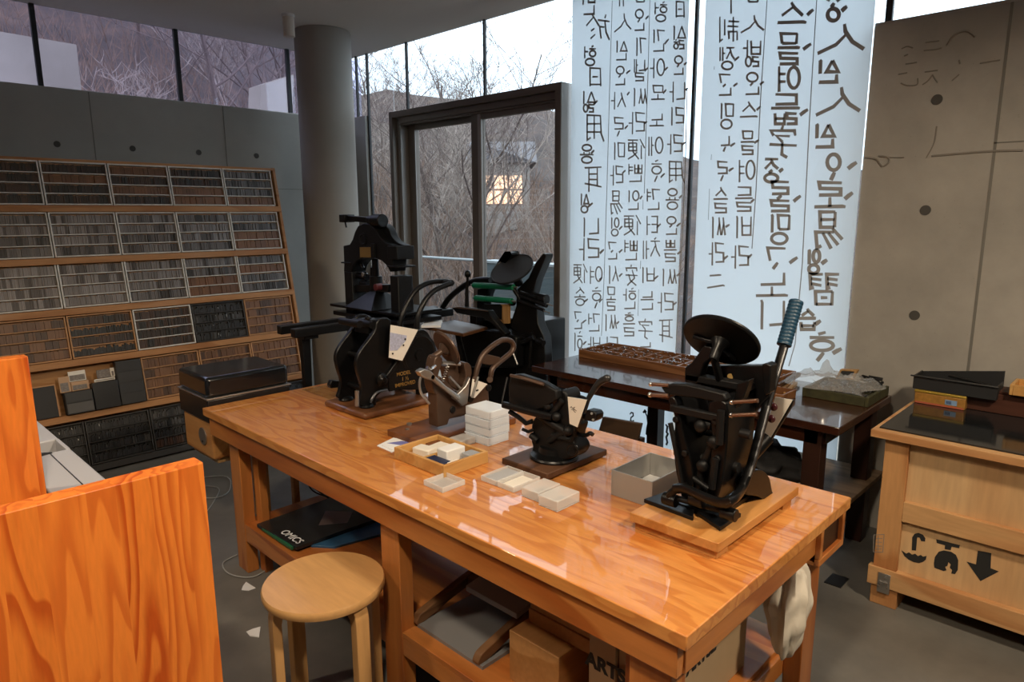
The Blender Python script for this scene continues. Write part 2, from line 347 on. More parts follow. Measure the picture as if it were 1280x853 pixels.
# ------------------------------------------------------------------ outside: deck, parapet, hillside, bare trees, buildings
def lerp(a, b, t): return a+(b-a)*min(1, max(0, t))
def ridge(az):
    for (a0, e0), (a1, e1) in zip(RID, RID[1:]):
        if a0 <= az <= a1: return lerp(e0, e1, (az-a0)/(a1-a0))
    return RID[-1][1] if az > RID[-1][0] else RID[0][1]
RID = [(-40, 1), (10, 2.2), (30, 4.2), (36, 6.5), (42, 8.5), (50, 9), (56, 9.5), (62, 13), (70, 24), (90, 26), (140, 26)]
def ground(x, y):
    r = math.hypot(x, y); az = math.degrees(math.atan2(y, x)); e = math.tan(math.radians(ridge(az)))
    t = max(0, (r-7.5)/(60-7.5))
    bump = .25*math.sin(x*.9+1.3*math.sin(y*.7)) + .18*math.sin(y*1.7+x*.4)
    return -.45 + (e*60+2.0)*(t**1.3 if t > 0 else 0) + bump*min(1, max(0, (r-6.5)/5))
hb = MB(); NA, NR = 90, 46; rows = []
for i in range(NA+1):
    az = math.radians(-40+180*i/NA); rows.append([])
    for j in range(NR+1):
        r = 3.2+56.8*(j/NR)**1.7; x, y = r*math.cos(az), r*math.sin(az)
        rows[-1].append((x, y, ground(x, y)))
hb.add([p for q in rows for p in q], [(i*(NR+1)+j, i*(NR+1)+j+1, (i+1)*(NR+1)+j+1, (i+1)*(NR+1)+j) for i in range(NA) for j in range(NR)])
# keep the slope clear of the room
hb.v = [(x, y, -1.2) if (x < XW+1.4 and y < YW+1.0) else (x, y, z) for x, y, z in hb.v]
mh, n, l, b = mat_base('leaf_litter'); tc = n.new('ShaderNodeTexCoord')
a1 = n.new('ShaderNodeTexNoise'); a1.inputs['Scale'].default_value = .8; a1.inputs['Detail'].default_value = 12; a1.inputs['Roughness'].default_value = .8; l.new(tc.outputs['Object'], a1.inputs['Vector'])
r1 = n.new('ShaderNodeValToRGB'); l.new(a1.outputs['Fac'], r1.inputs[0]); e = r1.color_ramp.elements
e[0].position = .3; e[0].color = (.020, .016, .017, 1); e[1].position = .72; e[1].color = (.15, .085, .055, 1); q = e.new(.5); q.color = (.055, .038, .034, 1)
l.new(r1.outputs[0], b.inputs['Base Color']); b.inputs['Roughness'].default_value = .95
struct('ground_hillside', hb, mh, 'brown leaf covered hillside rising outside the windows')
M['bark'] = plain('grey_bark', (.15, .11, .098), .9, noise=.4, scale=6)
M['bark2'] = plain('pale_bark', (.33, .27, .235), .9, noise=.3, scale=6)
def tree_mesh(seed, h, lean, dense):
    R = random.Random(seed); mb = MB()
    def grow(p, d, ln, r, lev):
        pts = [p]; k = 4 if lev < 2 else 3
        for i in range(k):
            d = (d + Vector((R.uniform(-1,1), R.uniform(-1,1), R.uniform(-.4,.8)))*(.10+.05*lev)).normalized(); pts.append(pts[-1]+d*ln/k)
        mb.tube(pts, [r*(1-.55*i/k) for i in range(k+1)], 5 if lev < 2 else 3, caps=False)
        if lev >= 4: return
        for _ in range(dense[lev]):
            t = R.uniform(.35, 1) if lev else R.uniform(.25, 1); i = min(k-1, int(t*k)); q = pts[i].lerp(pts[i+1], t*k-i)
            e = Vector((R.uniform(-1,1), R.uniform(-1,1), R.uniform(-.15,.9))).normalized()
            grow(q, (d*.55+e*.85).normalized(), ln*R.uniform(.42,.68), max(.006, r*.48*(1-.4*t)), lev+1)
    grow(Vector((0,0,-.3)), Vector((lean, R.uniform(-.08,.08), 1)).normalized(), h*.62, h*.011, 0)
    return mb
TREES = [tree_mesh(3, 6.5, .1, (8, 5, 4, 3)), tree_mesh(11, 8, -.12, (9, 5, 4, 3)), tree_mesh(23, 4.2, .2, (10, 5, 4, 3)), tree_mesh(31, 7.2, .25, (7, 6, 4, 3))]
protos = []
TL = 'bare grey winter tree standing on the brown hillside outside'
for k, t in enumerate(TREES):
    o = t.build('bare_tree', M['bark2'] if k in (0, 2) else M['bark']); tag(o, TL, 'tree', 'bare trees on the hillside'); protos.append(o)
R = random.Random(5); used = 0
for i in range(64):
    az = math.radians(R.uniform(31, 84) if i > 24 else R.uniform(36, 55)); r = R.uniform(9.5, 30) if i % 3 else R.uniform(8, 12)
    if math.degrees(az) < 37: r = max(r, 15)
    x, y = r*math.cos(az), r*math.sin(az)
    if x < 6.5 and y < YW+2.2: continue
    if 42 < math.degrees(az) < 47.5 and r < 24: continue
    if y > 9.2 and y < 11.6 and x < 3.6: continue
    if y < 10.5 and x < 4.2: continue
    k = used % 4; o = protos[k] if used < 4 else protos[k].copy()
    if used >= 4: COL.objects.link(o)
    used += 1
    s = R.uniform(.55, .95) if r < 14 else R.uniform(.8, 1.15)
    if math.degrees(az) < 42: s *= .36
    elif math.degrees(az) < 47: s *= .5
    elif math.degrees(az) < 58: s *= .75
    o.location = (x, y, ground(x, y)); o.rotation_euler = (0, 0, R.uniform(0, 6.28)); o.scale = (s, s, s)
tw = MB(); R = random.Random(9)
for i in range(2300):
    az = math.radians(R.uniform(33, 84)); r = 8 + 18*R.random()**1.5; x, y = r*math.cos(az), r*math.sin(az)
    if x < 6 and y < YW+1.6: continue
    if 43.2 < math.degrees(az) < 46.2 and i % 4: continue
    if .2 < x < 3.6 and 8.2 < y < 11.6: continue
    z = ground(x, y)-.05; h = R.uniform(.5, 2.3); a, c = R.uniform(-.5,.5)*h, R.uniform(-.5,.5)*h
    tw.tube([(x, y, z), (x+a*.4, y+c*.4, z+h*.55), (x+a, y+c, z+h)], [.012, .008, .003], 3, False)
    for _ in range(2): tw.tube([(x+a*.4, y+c*.4, z+h*.5), (x+a*.4+R.uniform(-.4,.4)*h, y+c*.4+R.uniform(-.4,.4)*h, z+h*R.uniform(.7,1.1))], [.006, .002], 3, False)
o = tw.build('undergrowth', plain('dry_twigs', (.21, .135, .10), .9, noise=.4, scale=3)); tag(o, 'tangle of dry brown undergrowth twigs covering the hillside', 'undergrowth', kind='stuff')
# terrace outside the door with its parapet and rail
struct('ground_terrace', MB().box(XW+.3, 5.3, -3, 5.6, -.25, -.02), M['pale_concrete'], 'pale concrete terrace outside the sliding door')
o = MB().box(5.3, 5.48, 3.45, 5.62, -.2, 1.065).build('parapet', plain('blue_grey_render', (.13, .165, .18), .8)); tag(o, 'blue grey parapet wall outside the right door pane', 'wall', kind='structure')
o = MB().box(5.29, 5.49, 3.44, 5.63, 1.065, 1.09).build('parapet_coping', plain('pale_coping', (.40, .44, .46), .6)); tag(o, 'pale coping on the parapet outside the door', 'wall', kind='structure')
rl = thing('terrace_railing', 'thin pale terrace rail outside the left door pane', 'railing', (5.4, 5.64, -.02))
MB().cyl((5.39, 5.63, 1.075), (5.39, 8.4, 1.075), .016).build('rail', plain('pale_rail', (.36, .40, .42), .4), rl)
for y in (8.38,): MB().cyl((5.39, y, -.8), (5.39, y, 1.07), .014).build('post', M['alu'], rl)
# retaining walls on the slope seen through the strip window
o = MB().prism([(1.0, 10.2, .5), (2.70, 10.2, .5), (2.70, 10.2, 3.705), (1.0, 10.2, 3.745)], (0, .3, 0)).build('retaining_wall', M['pale_concrete']); tag(o, 'pale weathered concrete wall on the slope, seen at left of the strip window', 'wall', kind='structure')
o = MB().prism([at(325, 140, y=9.0), at(366, 142, y=9.0), at(367, 93, y=9.0), at(326, 106, y=9.0)], (0, .35, 0)).build('retaining_wall', M['pale_concrete']); tag(o, 'small pale concrete wall with a sloping top, seen beside the column', 'wall', kind='structure')
# a house among the trees with sunset glow put into its panes, and pale houses down the valley
def house(c, w, d, h, roof, name, label, lit=False):
    x, y = c; z = ground(x, y)-.4; t = thing(name, label, 'house', (x, y, z)); a = math.atan2(y, x); ux = Vector((-math.sin(a), math.cos(a), 0)); uy = Vector((math.cos(a), math.sin(a), 0)); p = Vector((x, y, z)); up = Vector((0,0,1))
    q = lambda i, j, k: p+ux*i+uy*j+up*k
    MB().prism([q(-w/2, 0, 0), q(w/2, 0, 0), q(w/2, d, 0), q(-w/2, d, 0)], up*h).build('house_wall', M['house'], t)
    if roof: MB().prism([q(-w/2-.2, -.2, h), q(w/2+.2, -.2, h), q(w/2, d/2, h+roof)], ux*.01).prism([q(-w/2-.2, -.2, h), q(-w/2-.2, d+.2, h), q(-w/2-.2, d/2, h+roof)], ux*(w+.4)).build('roof', M['roof'], t)
    return t, q
M['house'] = plain('house_render', (.30, .27, .25), .8); M['roof'] = plain('roof_tiles', (.16, .15, .16), .8)
m_, n, l, b = mat_base('sunset_glow'); b.inputs['Emission Color'].default_value = (1, .40, .055, 1); b.inputs['Emission Strength'].default_value = 1.9; M['lit'] = m_  # sunset glow on the panes, put in as orange emission
HC = at(627, 245, x=14.0)
t, q = house((HC.x, HC.y), 1.6, 2.2, HC.z+.9-ground(HC.x, HC.y)+.4, .7, 'hillside_house', 'small house with orange sunset glow in its windows among the trees')
hz = HC.z - (ground(HC.x, HC.y)-.4)
for i in range(3):
    for j in range(2): MB().prism([q(-.58+i*.42, -.03, hz-.22+j*.42), q(-.22+i*.42, -.03, hz-.22+j*.42), q(-.22+i*.42, -.03, hz+.14+j*.42), q(-.58+i*.42, -.03, hz+.14+j*.42)], (q(0,.03,0)-q(0,0,0))).build('window_pane', M['lit'], t)
for k, (u, v, X, w, h, lab) in enumerate([(873, 330, 46, 2.0, 3.4, 'tall pale building down the valley between the two banners'), (868, 318, 52, 3.2, 2.2, 'low white building behind the tall pale one in the valley'), (676, 262, 24, 1.5, .8, 'small white building at the right of the glowing house')]):
    c = at(u, v, x=X); t, q = house((c.x, c.y), w, 3, c.z+h*.5-ground(c.x, c.y)+.4, 0, 'valley_building', lab)
# ------------------------------------------------------------------ type rack with its cases
RS = Vector((0, .2, 1)).normalized(); RN = Vector((0, -1, .2)).normalized(); RX = Vector((1, 0, 0))
def rp(x, b, c=0.0):                      # on the leaning rack: x along, b height (m above floor), c out of its face
    return Vector((x, 4.745+.2*b, b)) + RN*c
def rbox(mb, x0, x1, b0, b1, c0, c1):     # a box lying in the rack's leaning plane
    vs = [rp(x, b, c) for c in (c0, c1) for x, b in ((x0,b0),(x1,b0),(x1,b1),(x0,b1))]
    return mb.add(vs, [(0,1,2,3),(7,6,5,4),(4,5,1,0),(5,6,2,1),(6,7,3,2),(7,4,0,3)])
XL, XR = -.07, 2.605
ROWS = [(1.667, 1.937), (1.345, 1.622), (1.032, 1.312), (.718, .985), (.388, .668), (.055, .330)]   # bottom, top of each tier
def mk(name, c, r=.55, metal=0.0): return plain(name, c, r, metal, noise=.3, scale=40)
M['fr_pale'] = mk('pale_case_frame', (.62, .60, .555)); M['fr_wood'] = mk('wood_case_frame', (.46, .235, .10)); M['fr_dark'] = mk('dark_case_frame', (.030, .026, .022))
M['bay'] = wood('bay_ply', (.50,.25,.09), (.42,.19,.06), 'x', 1, .5)
rack = thing('type_rack', 'tall leaning pine rack holding six tiers of type cases by the concrete wall', 'rack', (1.27, 4.9, 0))
for x in (XL-.02, XR):
    side = MB().prism([(x, 4.73, 0), (x, 4.735+.2*1.96, 1.96), (x, 5.22, 1.96), (x, 5.22, 0)], (.022, 0, 0)); side.build('side_panel', M['rack'], rack, .002)
MB().prism([(XL, 4.80, .02), (XL, 4.80+.2*1.95, 1.95), (XL, 4.815+.2*1.95, 1.95), (XL, 4.815, .02)], (XR-XL, 0, 0)).build('back_board', M['bay'], rack)
for b0, b1 in ROWS:
    s = rbox(MB(), XL, XR+.012, b0-.044, b0-.004, -.03, .024); rbox(s, XL, XR, b0-.006, b0-.002, -.03, .0); s.build('shelf', M['rack'] if b0 > .1 else M['fr_dark'], rack, .002)
rbox(MB(), XL, XR+.02, 1.937, 1.955, -.06, .01).build('top_board', M['rack'], rack, .002)
TY = {'br': [(.050,.021,.010),(.026,.014,.009),(.012,.010,.008)], 'or': [(.16,.062,.018),(.12,.046,.014),(.14,.055,.017)], 'gr': [(.125,.112,.108),(.085,.076,.073),(.038,.033,.031)],
      'si': [(.19,.172,.168),(.14,.125,.12),(.07,.060,.057)], 'wd': [(.17,.075,.030),(.12,.052,.022),(.065,.030,.015)], 'bk': [(.010,.009,.009),(.016,.015,.015),(.005,.005,.005)], 'bx': [(.018,.017,.017),(.05,.047,.045),(.008,.008,.008)]}
for k, cs in TY.items(): M['ty_'+k] = [plain('type_'+k, c, .45, .3 if k in ('gr', 'si') else 0.0) for c in cs]
CASES = [ # per tier: (frame, four rows of content) for the columns from left to right; the first two columns lie mostly outside the picture
 [('p','br br br br'),('p','br br br br'),('p','br br br br'),('p','br or br br'),('p','or br or br'),('p','br br or or'),('p','gr gr gr or')],
 [('p','si si gr gr')]*2+[('p','gr si gr gr'),('p','si si si gr'),('p','si si gr si'),('p','gr si si gr'),('p','gr gr or or')],
 [('p','si si si si')]*2+[('p','si si si si'),('p','si si si si'),('p','si si si gr'),('p','si gr or or'),('p','gr or gr gr')],
 [('w','wd wd wd wd')]*2+[('w','wd wd wd wd'),('w','br bk br bk'),('p','br br br br'),('d','bk bx bk bx'),('w','wd wd wd wd')],
 [None, None, None, None, ('w','wd wd wd wd'),('w','wd wd wd wd'),('w','wd wd wd wd')],
 [('d','bx bk bx bk')]*2+[('d','bx bk bk bk'),('d','bx bk bx bk'),('d','bx bx bk br'),('d','bk bx bk bk'),('d','bk bk bx bk')]]
TIER = ['top', 'second', 'third', 'fourth', 'fifth', 'lowest']
ORD = ['', '', 'first', 'second', 'third', 'fourth', 'fifth']
LOOK = {'p': 'pale framed', 'w': 'brown wooden', 'd': 'black framed'}
WHAT = {'br': 'dark brown type', 'or': 'rusty orange type', 'gr': 'grey type', 'si': 'silvery type', 'wd': 'brown wood type', 'bk': 'black sorts', 'bx': 'black sorts'}
R = random.Random(77); PIT_C = .3785
for r, (b0, b1) in enumerate(ROWS):
    for c in range(7):
        spec = CASES[r][c]
        x0 = 2.589 - (7-c)*PIT_C; x1 = x0+PIT_C-.006
        if spec is None or x1 < XL+.3 or c < 1: continue
        fk, rows = spec; rows = rows.split()
        fm = {'p': M['fr_pale'], 'w': M['fr_wood'], 'd': M['fr_dark']}[fk]
        nm = {1: 'cut off at the left edge', 2: 'first whole one'}.get(c, '')
        col_name = {1: 'cut by left edge', 2: 'second from left', 3: 'third column', 4: 'fourth column', 5: 'fifth column', 6: 'right end'}[c]
        t = thing('type_case', f'{LOOK[fk]} case of {WHAT[rows[1]]}, {TIER[r]} rack tier, {col_name}', 'type case', rp((x0+x1)/2, b0, 0), 'type cases on the leaning rack')
        w = .0085
        f = MB(); rbox(f, x0, x0+w, b0, b1, -.018, .014); rbox(f, x1-w, x1, b0, b1, -.018, .014); rbox(f, x0+w, x1-w, b0, b0+w, -.018, .014); rbox(f, x0+w, x1-w, b1-w, b1, -.018, .014)
        f.build('case_frame', fm, t, .0015)
        rbox(MB(), x0+.003, x1-.003, b0+.003, b1-.003, -.024, -.018).build('bottom_board', M['fr_dark'] if fk == 'd' else M['fr_wood'], t)
        hh = (b1-b0-2*w)/4
        for k in range(1, 4): rbox(MB(), x0+w, x1-w, b0+w+k*hh-.0026, b0+w+k*hh+.0026, -.018, .011).build('slat', fm, t)
        for k in range(4):
            kind = rows[3-k]; ms = M['ty_'+kind]; mb = [MB(), MB(), MB()]; x = x0+w+.001; lo = b0+w+k*hh+.004; hi = lo+hh-.008; run = R.randrange(3); left = 0
            while x < x1-w-.004:
                if left <= 0: run = R.choice((0, 0, 1, 1, 2)); left = R.randint(1, 5)
                d = R.uniform(.005, .012) if kind not in ('wd', 'or') else R.uniform(.012, .026)
                d = min(d, x1-w-x); top = hi - R.uniform(.002, .008) - (R.uniform(0, .02) if kind in ('bk', 'bx') else 0)
                rbox(mb[run], x, x+d-.0008, lo, top, -.018, R.uniform(-.004, .004)); x += d; left -= 1
            full = MB(); idx = []
            for q, m_ in enumerate(mb): full.add(m_.v, m_.f); idx += [q]*len(m_.f)
            o = full.build('row_of_type', ms, t)
            for p_, q in zip(o.data.polygons, idx): p_.material_index = q
            if kind in ('bx', 'bk') and fk == 'd':
                gl = MB()
                for _ in range(2 if kind == 'bx' else 1):
                    gx = R.uniform(x0+.03, x1-.04); gb = R.uniform(lo+.01, hi-.02); rbox(gl, gx, gx+R.uniform(.002, .006), gb, gb+R.uniform(.006, .018), .0, .003)
                gl.build('loose_metal_type', M['steel'], t)
# black boxes and cards standing in the open bay of the fifth tier
def rack_box(x0, x1, b0, b1, name, label, cat, mat, depth=.05, out=.0, parts=None):
    t = thing(name, label, cat, rp((x0+x1)/2, b0, 0)); rbox(MB(), x0, x1, b0, b1, out, out+depth).build('body', mat, t, .002)
    for nm, a0, a1, c0, c1, m_ in (parts or []): rbox(MB(), a0, a1, c0, c1, out+depth, out+depth+.003).build(nm, m_, t)
    return t
BB = .388
gb = plain('charcoal_cardboard', (.022, .021, .021), .6); gg = plain('grey_drawer_front', (.075, .07, .066), .5); tan = plain('tan_card', (.50, .31, .18), .7)
dp = plain('printed_card', (.20, .17, .15), .6, noise=.8, scale=90)
rack_box(.80, .955, BB, .585, 'type_box', 'flat black tray of sorts at the left end of the open bay', 'box', gb, .02, .0, [('rim', .80, .955, .578, .585, M['fr_wood']), ('rim', .948, .955, BB, .578, M['fr_wood'])])
rack_box(.985, 1.135, BB, .522, 'type_box', 'two-drawer dark box with a grey lower drawer under the cards', 'box', gb, .06, .0, [('drawer_front', .990, 1.130, .460, .518, M['ty_bx'][0]), ('drawer_front', .990, 1.130, .394, .452, gg)])
rack_box(1.14, 1.285, BB, .555, 'type_box', 'plain black box in the middle of the open bay', 'box', M['black'], .06)
rack_box(1.29, 1.440, BB, .667, 'type_box', 'tall stack-like black box against the first brown case', 'box', M['ty_bk'][0], .05, .0, [('drawer_front', 1.294, 1.436, .392+.069*i, .455+.069*i, (gb if i % 2 else M['ty_bk'][1])) for i in range(4)])
for x0, x1, b0, b1, m_, lab in ((.975, 1.035, .524, .62, tan, 'tan printed card standing left above the two-drawer box'), (1.038, 1.135, .524, .58, tan, 'peach printed card with dark block above the two-drawer box'),
                            (1.03, 1.125, .582, .645, M['card'], 'white bordered photo card, highest of the cards in the bay'), (1.165, 1.285, .557, .575, M['card'], 'pale strip of cards lying on the plain black box'), (1.185, 1.262, .577, .63, dp, 'dark picture card above the plain black box'), (1.264, 1.288, .577, .633, M['card'], 'narrow cream card beside the dark picture card')):
    t = rack_box(x0, x1, b0, b1, 'picture_card', lab, 'card', m_, .006, .012); rbox(MB(), x0+.006, x1-.006 if m_ is not tan else x1-.012, b0+.006, b0+(b1-b0)*.62, .018, .0195).build('printed_picture', dp, t)

# ------------------------------------------------------------------ worktable
TZ = .74; TX0, TX1, TY0, TY1 = 1.161, 2.136, .632, 3.10
tb = thing('worktable', 'large orange varnished pine worktable with a lower shelf', 'table', (1.65, 1.87, 0))
MB().box(TX0, TX1, TY0, TY1, TZ-.036, TZ).build('table_top', M['table'], tb, .003)
MB().box(1.175, 1.203, .66, 3.07, .618, TZ-.036).build('apron', M['table_y'], tb, .002); MB().box(2.09, 2.118, .66, 3.07, .618, TZ-.036).build('apron', M['table_y'], tb, .002)
MB().box(1.203, 2.09, .655, .683, .618, TZ-.036).build('apron', M['table_x'], tb, .002); MB().box(1.203, 2.09, 3.042, 3.07, .618, TZ-.036).build('apron', M['table_x'], tb, .002)
for x0, x1, y0, y1 in ((1.205,1.258,2.854,2.95),(1.205,1.258,1.69,1.79),(1.205,1.27,.69,.80),(2.03,2.088,2.854,2.95),(2.03,2.088,1.69,1.79),(1.99,2.088,.69,.745)):
    MB().box(x0, x1, y0, y1, 0, .618).build('leg', M['table_z'], tb, .003)
for y0 in (2.80, .80): MB().box(1.262, 1.30, y0, y0+.05, 0, .618).build('leg_backing', M['table_z'], tb, .003)
sf = MB().box(1.207, 2.085, .76, 2.90, .222, .240).build('lower_shelf', M['table_y'], tb, .002)
MB().box(1.208, 1.245, .80, 2.852, .155, .222).build('shelf_rail', M['table_y'], tb, .002); MB().box(2.05, 2.085, .76, 2.852, .155, .222).build('shelf_rail', M['table_y'], tb, .002); MB().box(1.245, 2.05, .745, .78, .155, .222).build('shelf_rail', M['table_x'], tb, .002)
MB().box(1.93, 2.125, .640, .656, .585, .607).box(2.105, 2.125, .640, .656, .607, .704).box(1.93, 1.95, .640, .656, .607, .704).build('pocket_frame', M['table_x'], tb, .002); MB().box(1.95, 2.105, .652, .656, .607, .704).build('pocket_shade', M['brown_z'], tb)  # dark sheet stands in for the shade inside the open slot
MB().box(1.93, 2.125, .656, 1.0, .585, .595).build('pocket_floor', M['table_y'], tb)
# ------------------------------------------------------------------ stool
sc = (1.011, 1.828); st = thing('stool', 'round birch stool with bent legs in front of the worktable', 'stool', (sc[0], sc[1], 0))
MB().lathe([(.176, -.03), (.188, -.027), (.191, -.018), (.191, -.006), (.187, 0)], (sc[0], sc[1], .455), n=56).build('seat', M['stool'], st)
for a in (279, 169, 99, 349):
    ca, sa = math.cos(math.radians(a)), math.sin(math.radians(a)); d = Vector((ca, sa, 0)); e = Vector((-sa, ca, 0)); c0 = Vector((sc[0], sc[1], 0))
    prof = [(.07, .425), (.135, .425), (.158, .418), (.170, .400), (.174, .375), (.176, 0)]; inn = [(.146, 0), (.146, .365), (.142, .382), (.132, .394), (.115, .398), (.07, .398)]
    MB().prism([c0+d*r_+Vector((0,0,z)) - e*.026 for r_, z in prof+inn], e*.052).build('leg', M['stool_z'], st, .003)
# ------------------------------------------------------------------ dark lacquered side table
DX0, DX1, DY0, DY1 = 2.827, 3.52, .905, 2.60
dt = thing('side_table', 'dark brown lacquered table below the banners', 'table', (3.15, 1.75, 0))
MB().box(DX0, DX1, DY0, DY1, TZ-.035, TZ).build('table_top', M['brown'], dt, .003)
MB().box(2.87, 2.895, 1.0, 2.5, .635, TZ-.035).box(3.44, 3.465, 1.0, 2.5, .635, TZ-.035).build('apron', M['brown'], dt, .002)
MB().box(2.895, 3.44, .975, 1.0, .635, TZ-.035).box(2.895, 3.44, 2.5, 2.525, .635, TZ-.035).build('apron', M['brown'], dt, .002)
for x0, y0 in ((2.87,.985),(3.43,.955),(2.87,2.44),(3.42,2.12)): MB().box(x0, x0+.075, y0, y0+.075, 0, .70).build('leg', M['brown_z'], dt, .003)
MB().box(2.88, 3.62, .93, 1.47, .30, .322).build('lower_shelf', wood('pale_shelf_board', (.30,.20,.12), (.22,.14,.08), 'y', 1, .5), dt, .002)
# ------------------------------------------------------------------ plywood shipping crate used as a bench
CX0, CX1, CY0, CY1, CTZ = 2.905, 3.50, -.95, .765, .748
cr = thing('shipping_crate', 'pale plywood shipping crate with stencilled handling marks by the concrete wall', 'crate', (3.2, -.1, 0))
MB().box(CX0+.025, CX1, CY0, CY1-.012, .10, CTZ-.03).build('body', M['crate'], cr, .002)
MB().box(CX0-.035, CX1+.02, CY0-.02, CY1+.035, CTZ-.030, CTZ).build('lid', M['crate_y'], cr, .002)
MB().box(CX0, CX0+.025, CY1-.098, CY1-.012, .165, CTZ-.03).build('post', M['crate_z'], cr, .002); MB().box(CX0, CX0+.025, CY0, CY0+.11, .165, CTZ-.03).build('post', M['crate_z'], cr, .002)
MB().box(CX0, CX0+.025, CY0+.11, CY1-.098, .385, .468).build('batten', M['crate_y'], cr, .002); MB().box(CX0-.008, CX0+.025, CY0, CY1+.004, .085, .165).build('batten', M['crate_y'], cr, .002)
for y0 in (CY1-.11, -.2, CY0+.01): MB().box(CX0+.002, CX1, y0, y0+.10, 0, .10).build('skid', M['crate_z'], cr, .003)
br = MB().box(CX0-.012, CX0-.008, .682, .728, .062, .148).build('latch_plate', M['steel'], cr, .001)
MB().box(CX0-.02, CX0-.012, .688, .722, .108, .114).cyl((CX0-.012,.69,.095),(CX0-.022,.69,.095),.004).cyl((CX0-.012,.72,.095),(CX0-.022,.72,.095),.004).cyl((CX0-.012,.70,.135),(CX0-.022,.70,.135),.004).build('latch', M['chrome'], cr)
def stencil(px, name='stencil_mark'):
    MB().prism([at(u, v, x=CX0+.0245) for u, v in px], (-.0008, 0, 0)).build(name, M['blackink'], cr)
def zz(pts, s=3.411, ox=1080, oy=540): return [(ox+x/s, oy+y/s) for x, y in pts]
stencil(zz([(204,505),(206,450),(215,436),(232,431),(252,440),(262,455),(260,468),(244,466),(238,452),(228,450),(226,458),(222,507)]))
stencil(zz([(160,507),(168,511),(180,520),(192,514),(205,524),(218,520),(230,530),(242,525),(252,533),(267,529),(264,545),(252,555),(235,560),(212,556),(190,545),(172,530)]))
stencil(zz([(308,458),(408,484),(406,497),(374,490),(370,505),(344,500),(346,484),(310,474)]))
stencil(zz([(318,512),(340,506),(372,512),(392,525),(402,548),(400,590),(388,607),(372,604),(376,590),(366,580),(370,566),(360,556),(356,572),(346,576),(352,590),(340,594),(300,580),(298,562),(302,535)]))
stencil(zz([(486,507),(543,518),(540,582),(575,596),(497,637),(438,554),(478,566)]))
q = MB()
for p in ([(42,440),(86,438)],[(40,512),(80,514)],[(42,440),(40,512)],[(86,438),(80,514)],[(52,455),(78,455)],[(50,470),(76,472)],[(50,486),(76,488)],[(48,500),(74,500)],[(62,445),(60,508)]):
    q.tube([at(u, v, x=CX0-.0002) for u, v in zz(p)], .0015, 4)
q.build('stamp_mark', M['crack'], cr)
MB().prism([at(1090+k, 535, z=CTZ) for k in ()] or [(CX0+.005, CY1+.015, CTZ), (CX0+.005, CY0, CTZ), (CX1-.01, CY0, CTZ), (CX1-.01, CY1+.015, CTZ)], (0, 0, .006)).build('glass_top', M['gt'] if 'gt' in M else M.setdefault('gt', plain('black_glass', (.012, .013, .014), .09, 0, .5)), cr)
# ------------------------------------------------------------------ pine stand in the left foreground and the grey machine in it
ps = thing('pine_stand', 'bright orange pine stand of two tall upright boards in the left foreground', 'stand', (.1, 2.2, 0))
MB().box(-.75, .513, 1.39, 1.437, 0, 1.10).build('end_board', M['pine'], ps, .003); MB().box(-.75, .362, 2.09, 2.135, 0, 1.246).build('tall_board', M['pine'], ps, .003); MB().box(-.70, .50, 2.90, 2.93, 0, .66).build('end_board', M['table_y'], ps)
MB().box(-.70, .46, 1.437, 2.93, .66, .69).build('deck_board', M['table_y'], ps); MB().box(-.74, -.70, 1.437, 2.93, .1, 1.05).build('back_board', M['table_y'], ps)
for x in (.40,): MB().box(x, x+.04, 1.437, 2.93, .55, .66).build('rail', M['table_y'], ps)
mg = plain('light_grey_casing', (.44, .44, .46), .4); md = plain('dark_slot', (.02, .02, .025), .5)
gm = thing('plotter', 'long grey machine casing lying inside the pine stand', 'machine', (.1, 2.2, .69))
MB().box(.368, .503, 1.46, 2.46, .69, .872).build('casing', mg, gm, .004); MB().box(.368, .503, 2.60, 2.91, .69, .872).build('casing_end', mg, gm, .004)
MB().box(.368, .503, 2.46, 2.60, .69, .80).build('slot_recess', md, gm, .002); MB().box(.492, .503, 2.46, 2.60, .80, .872).build('slot_wall', mg, gm, .001)
MB().box(.444, .447, 1.46, 2.46, .8722, .8732).box(.444, .447, 2.60, 2.91, .8722, .8732).build('lid_seam', md, gm)
MB().beam((.40, 2.60, .83), (.43, 2.44, .868), .05, .02).build('black_belt', M['rubber'], gm, .006)
MB().box(-.55, .368, 2.15, 2.88, .69, .74).build('black_bed', md, gm, .002)
# ------------------------------------------------------------------ printing presses
def zoom(ox, oy, s):
    def q(a, b, /, **k): return at(ox+a/s, oy+b/s, **k)
    return q
AX = {'x': Vector((1,0,0)), 'y': Vector((0,1,0)), 'z': Vector((0,0,1))}
def plate(q, pts, thick, smooth=0, mb=None, /, **k):        # an outline on one plane of the machine, given its real thickness
    a = AX[list(k)[0]]; P = [q(x, y, **k) for x, y in pts]
    if smooth: P = curve(P, smooth, True)
    return (mb or MB()).prism(P, a*thick)
def disc(mb, c, r, n, t=.008, rim=.002): return mb.lathe([(r*.5, -t), (r-.004, -t), (r, -t*.4), (r, rim), (r-.005, rim+.001), (r-.008, 0)], c, n, 56)
def ribbed(p, q_, r, k=11):
    p, q_ = Vector(p), Vector(q_); L = (q_-p).length; prof = [(r*.8, 0)]
    for i in range(k): prof += [(r, L*(i+.15)/k), (r*1.03, L*(i+.5)/k), (r, L*(i+.85)/k), (r*.955, L*(i+.98)/k)]
    return MB().lathe(prof+[(r*.9, L), (r*.5, L+.004)], p, q_-p, 20)
def spring(p, q_, r, n=7, w=.0016):
    p, q_ = Vector(p), Vector(q_); a = (q_-p); u = a.orthogonal().normalized(); v = a.normalized().cross(u)
    return MB().tube([p+a*(i/(n*8)) + (u*math.cos(i*PI/4)+v*math.sin(i*PI/4))*r for i in range(n*8+1)], w, 5)

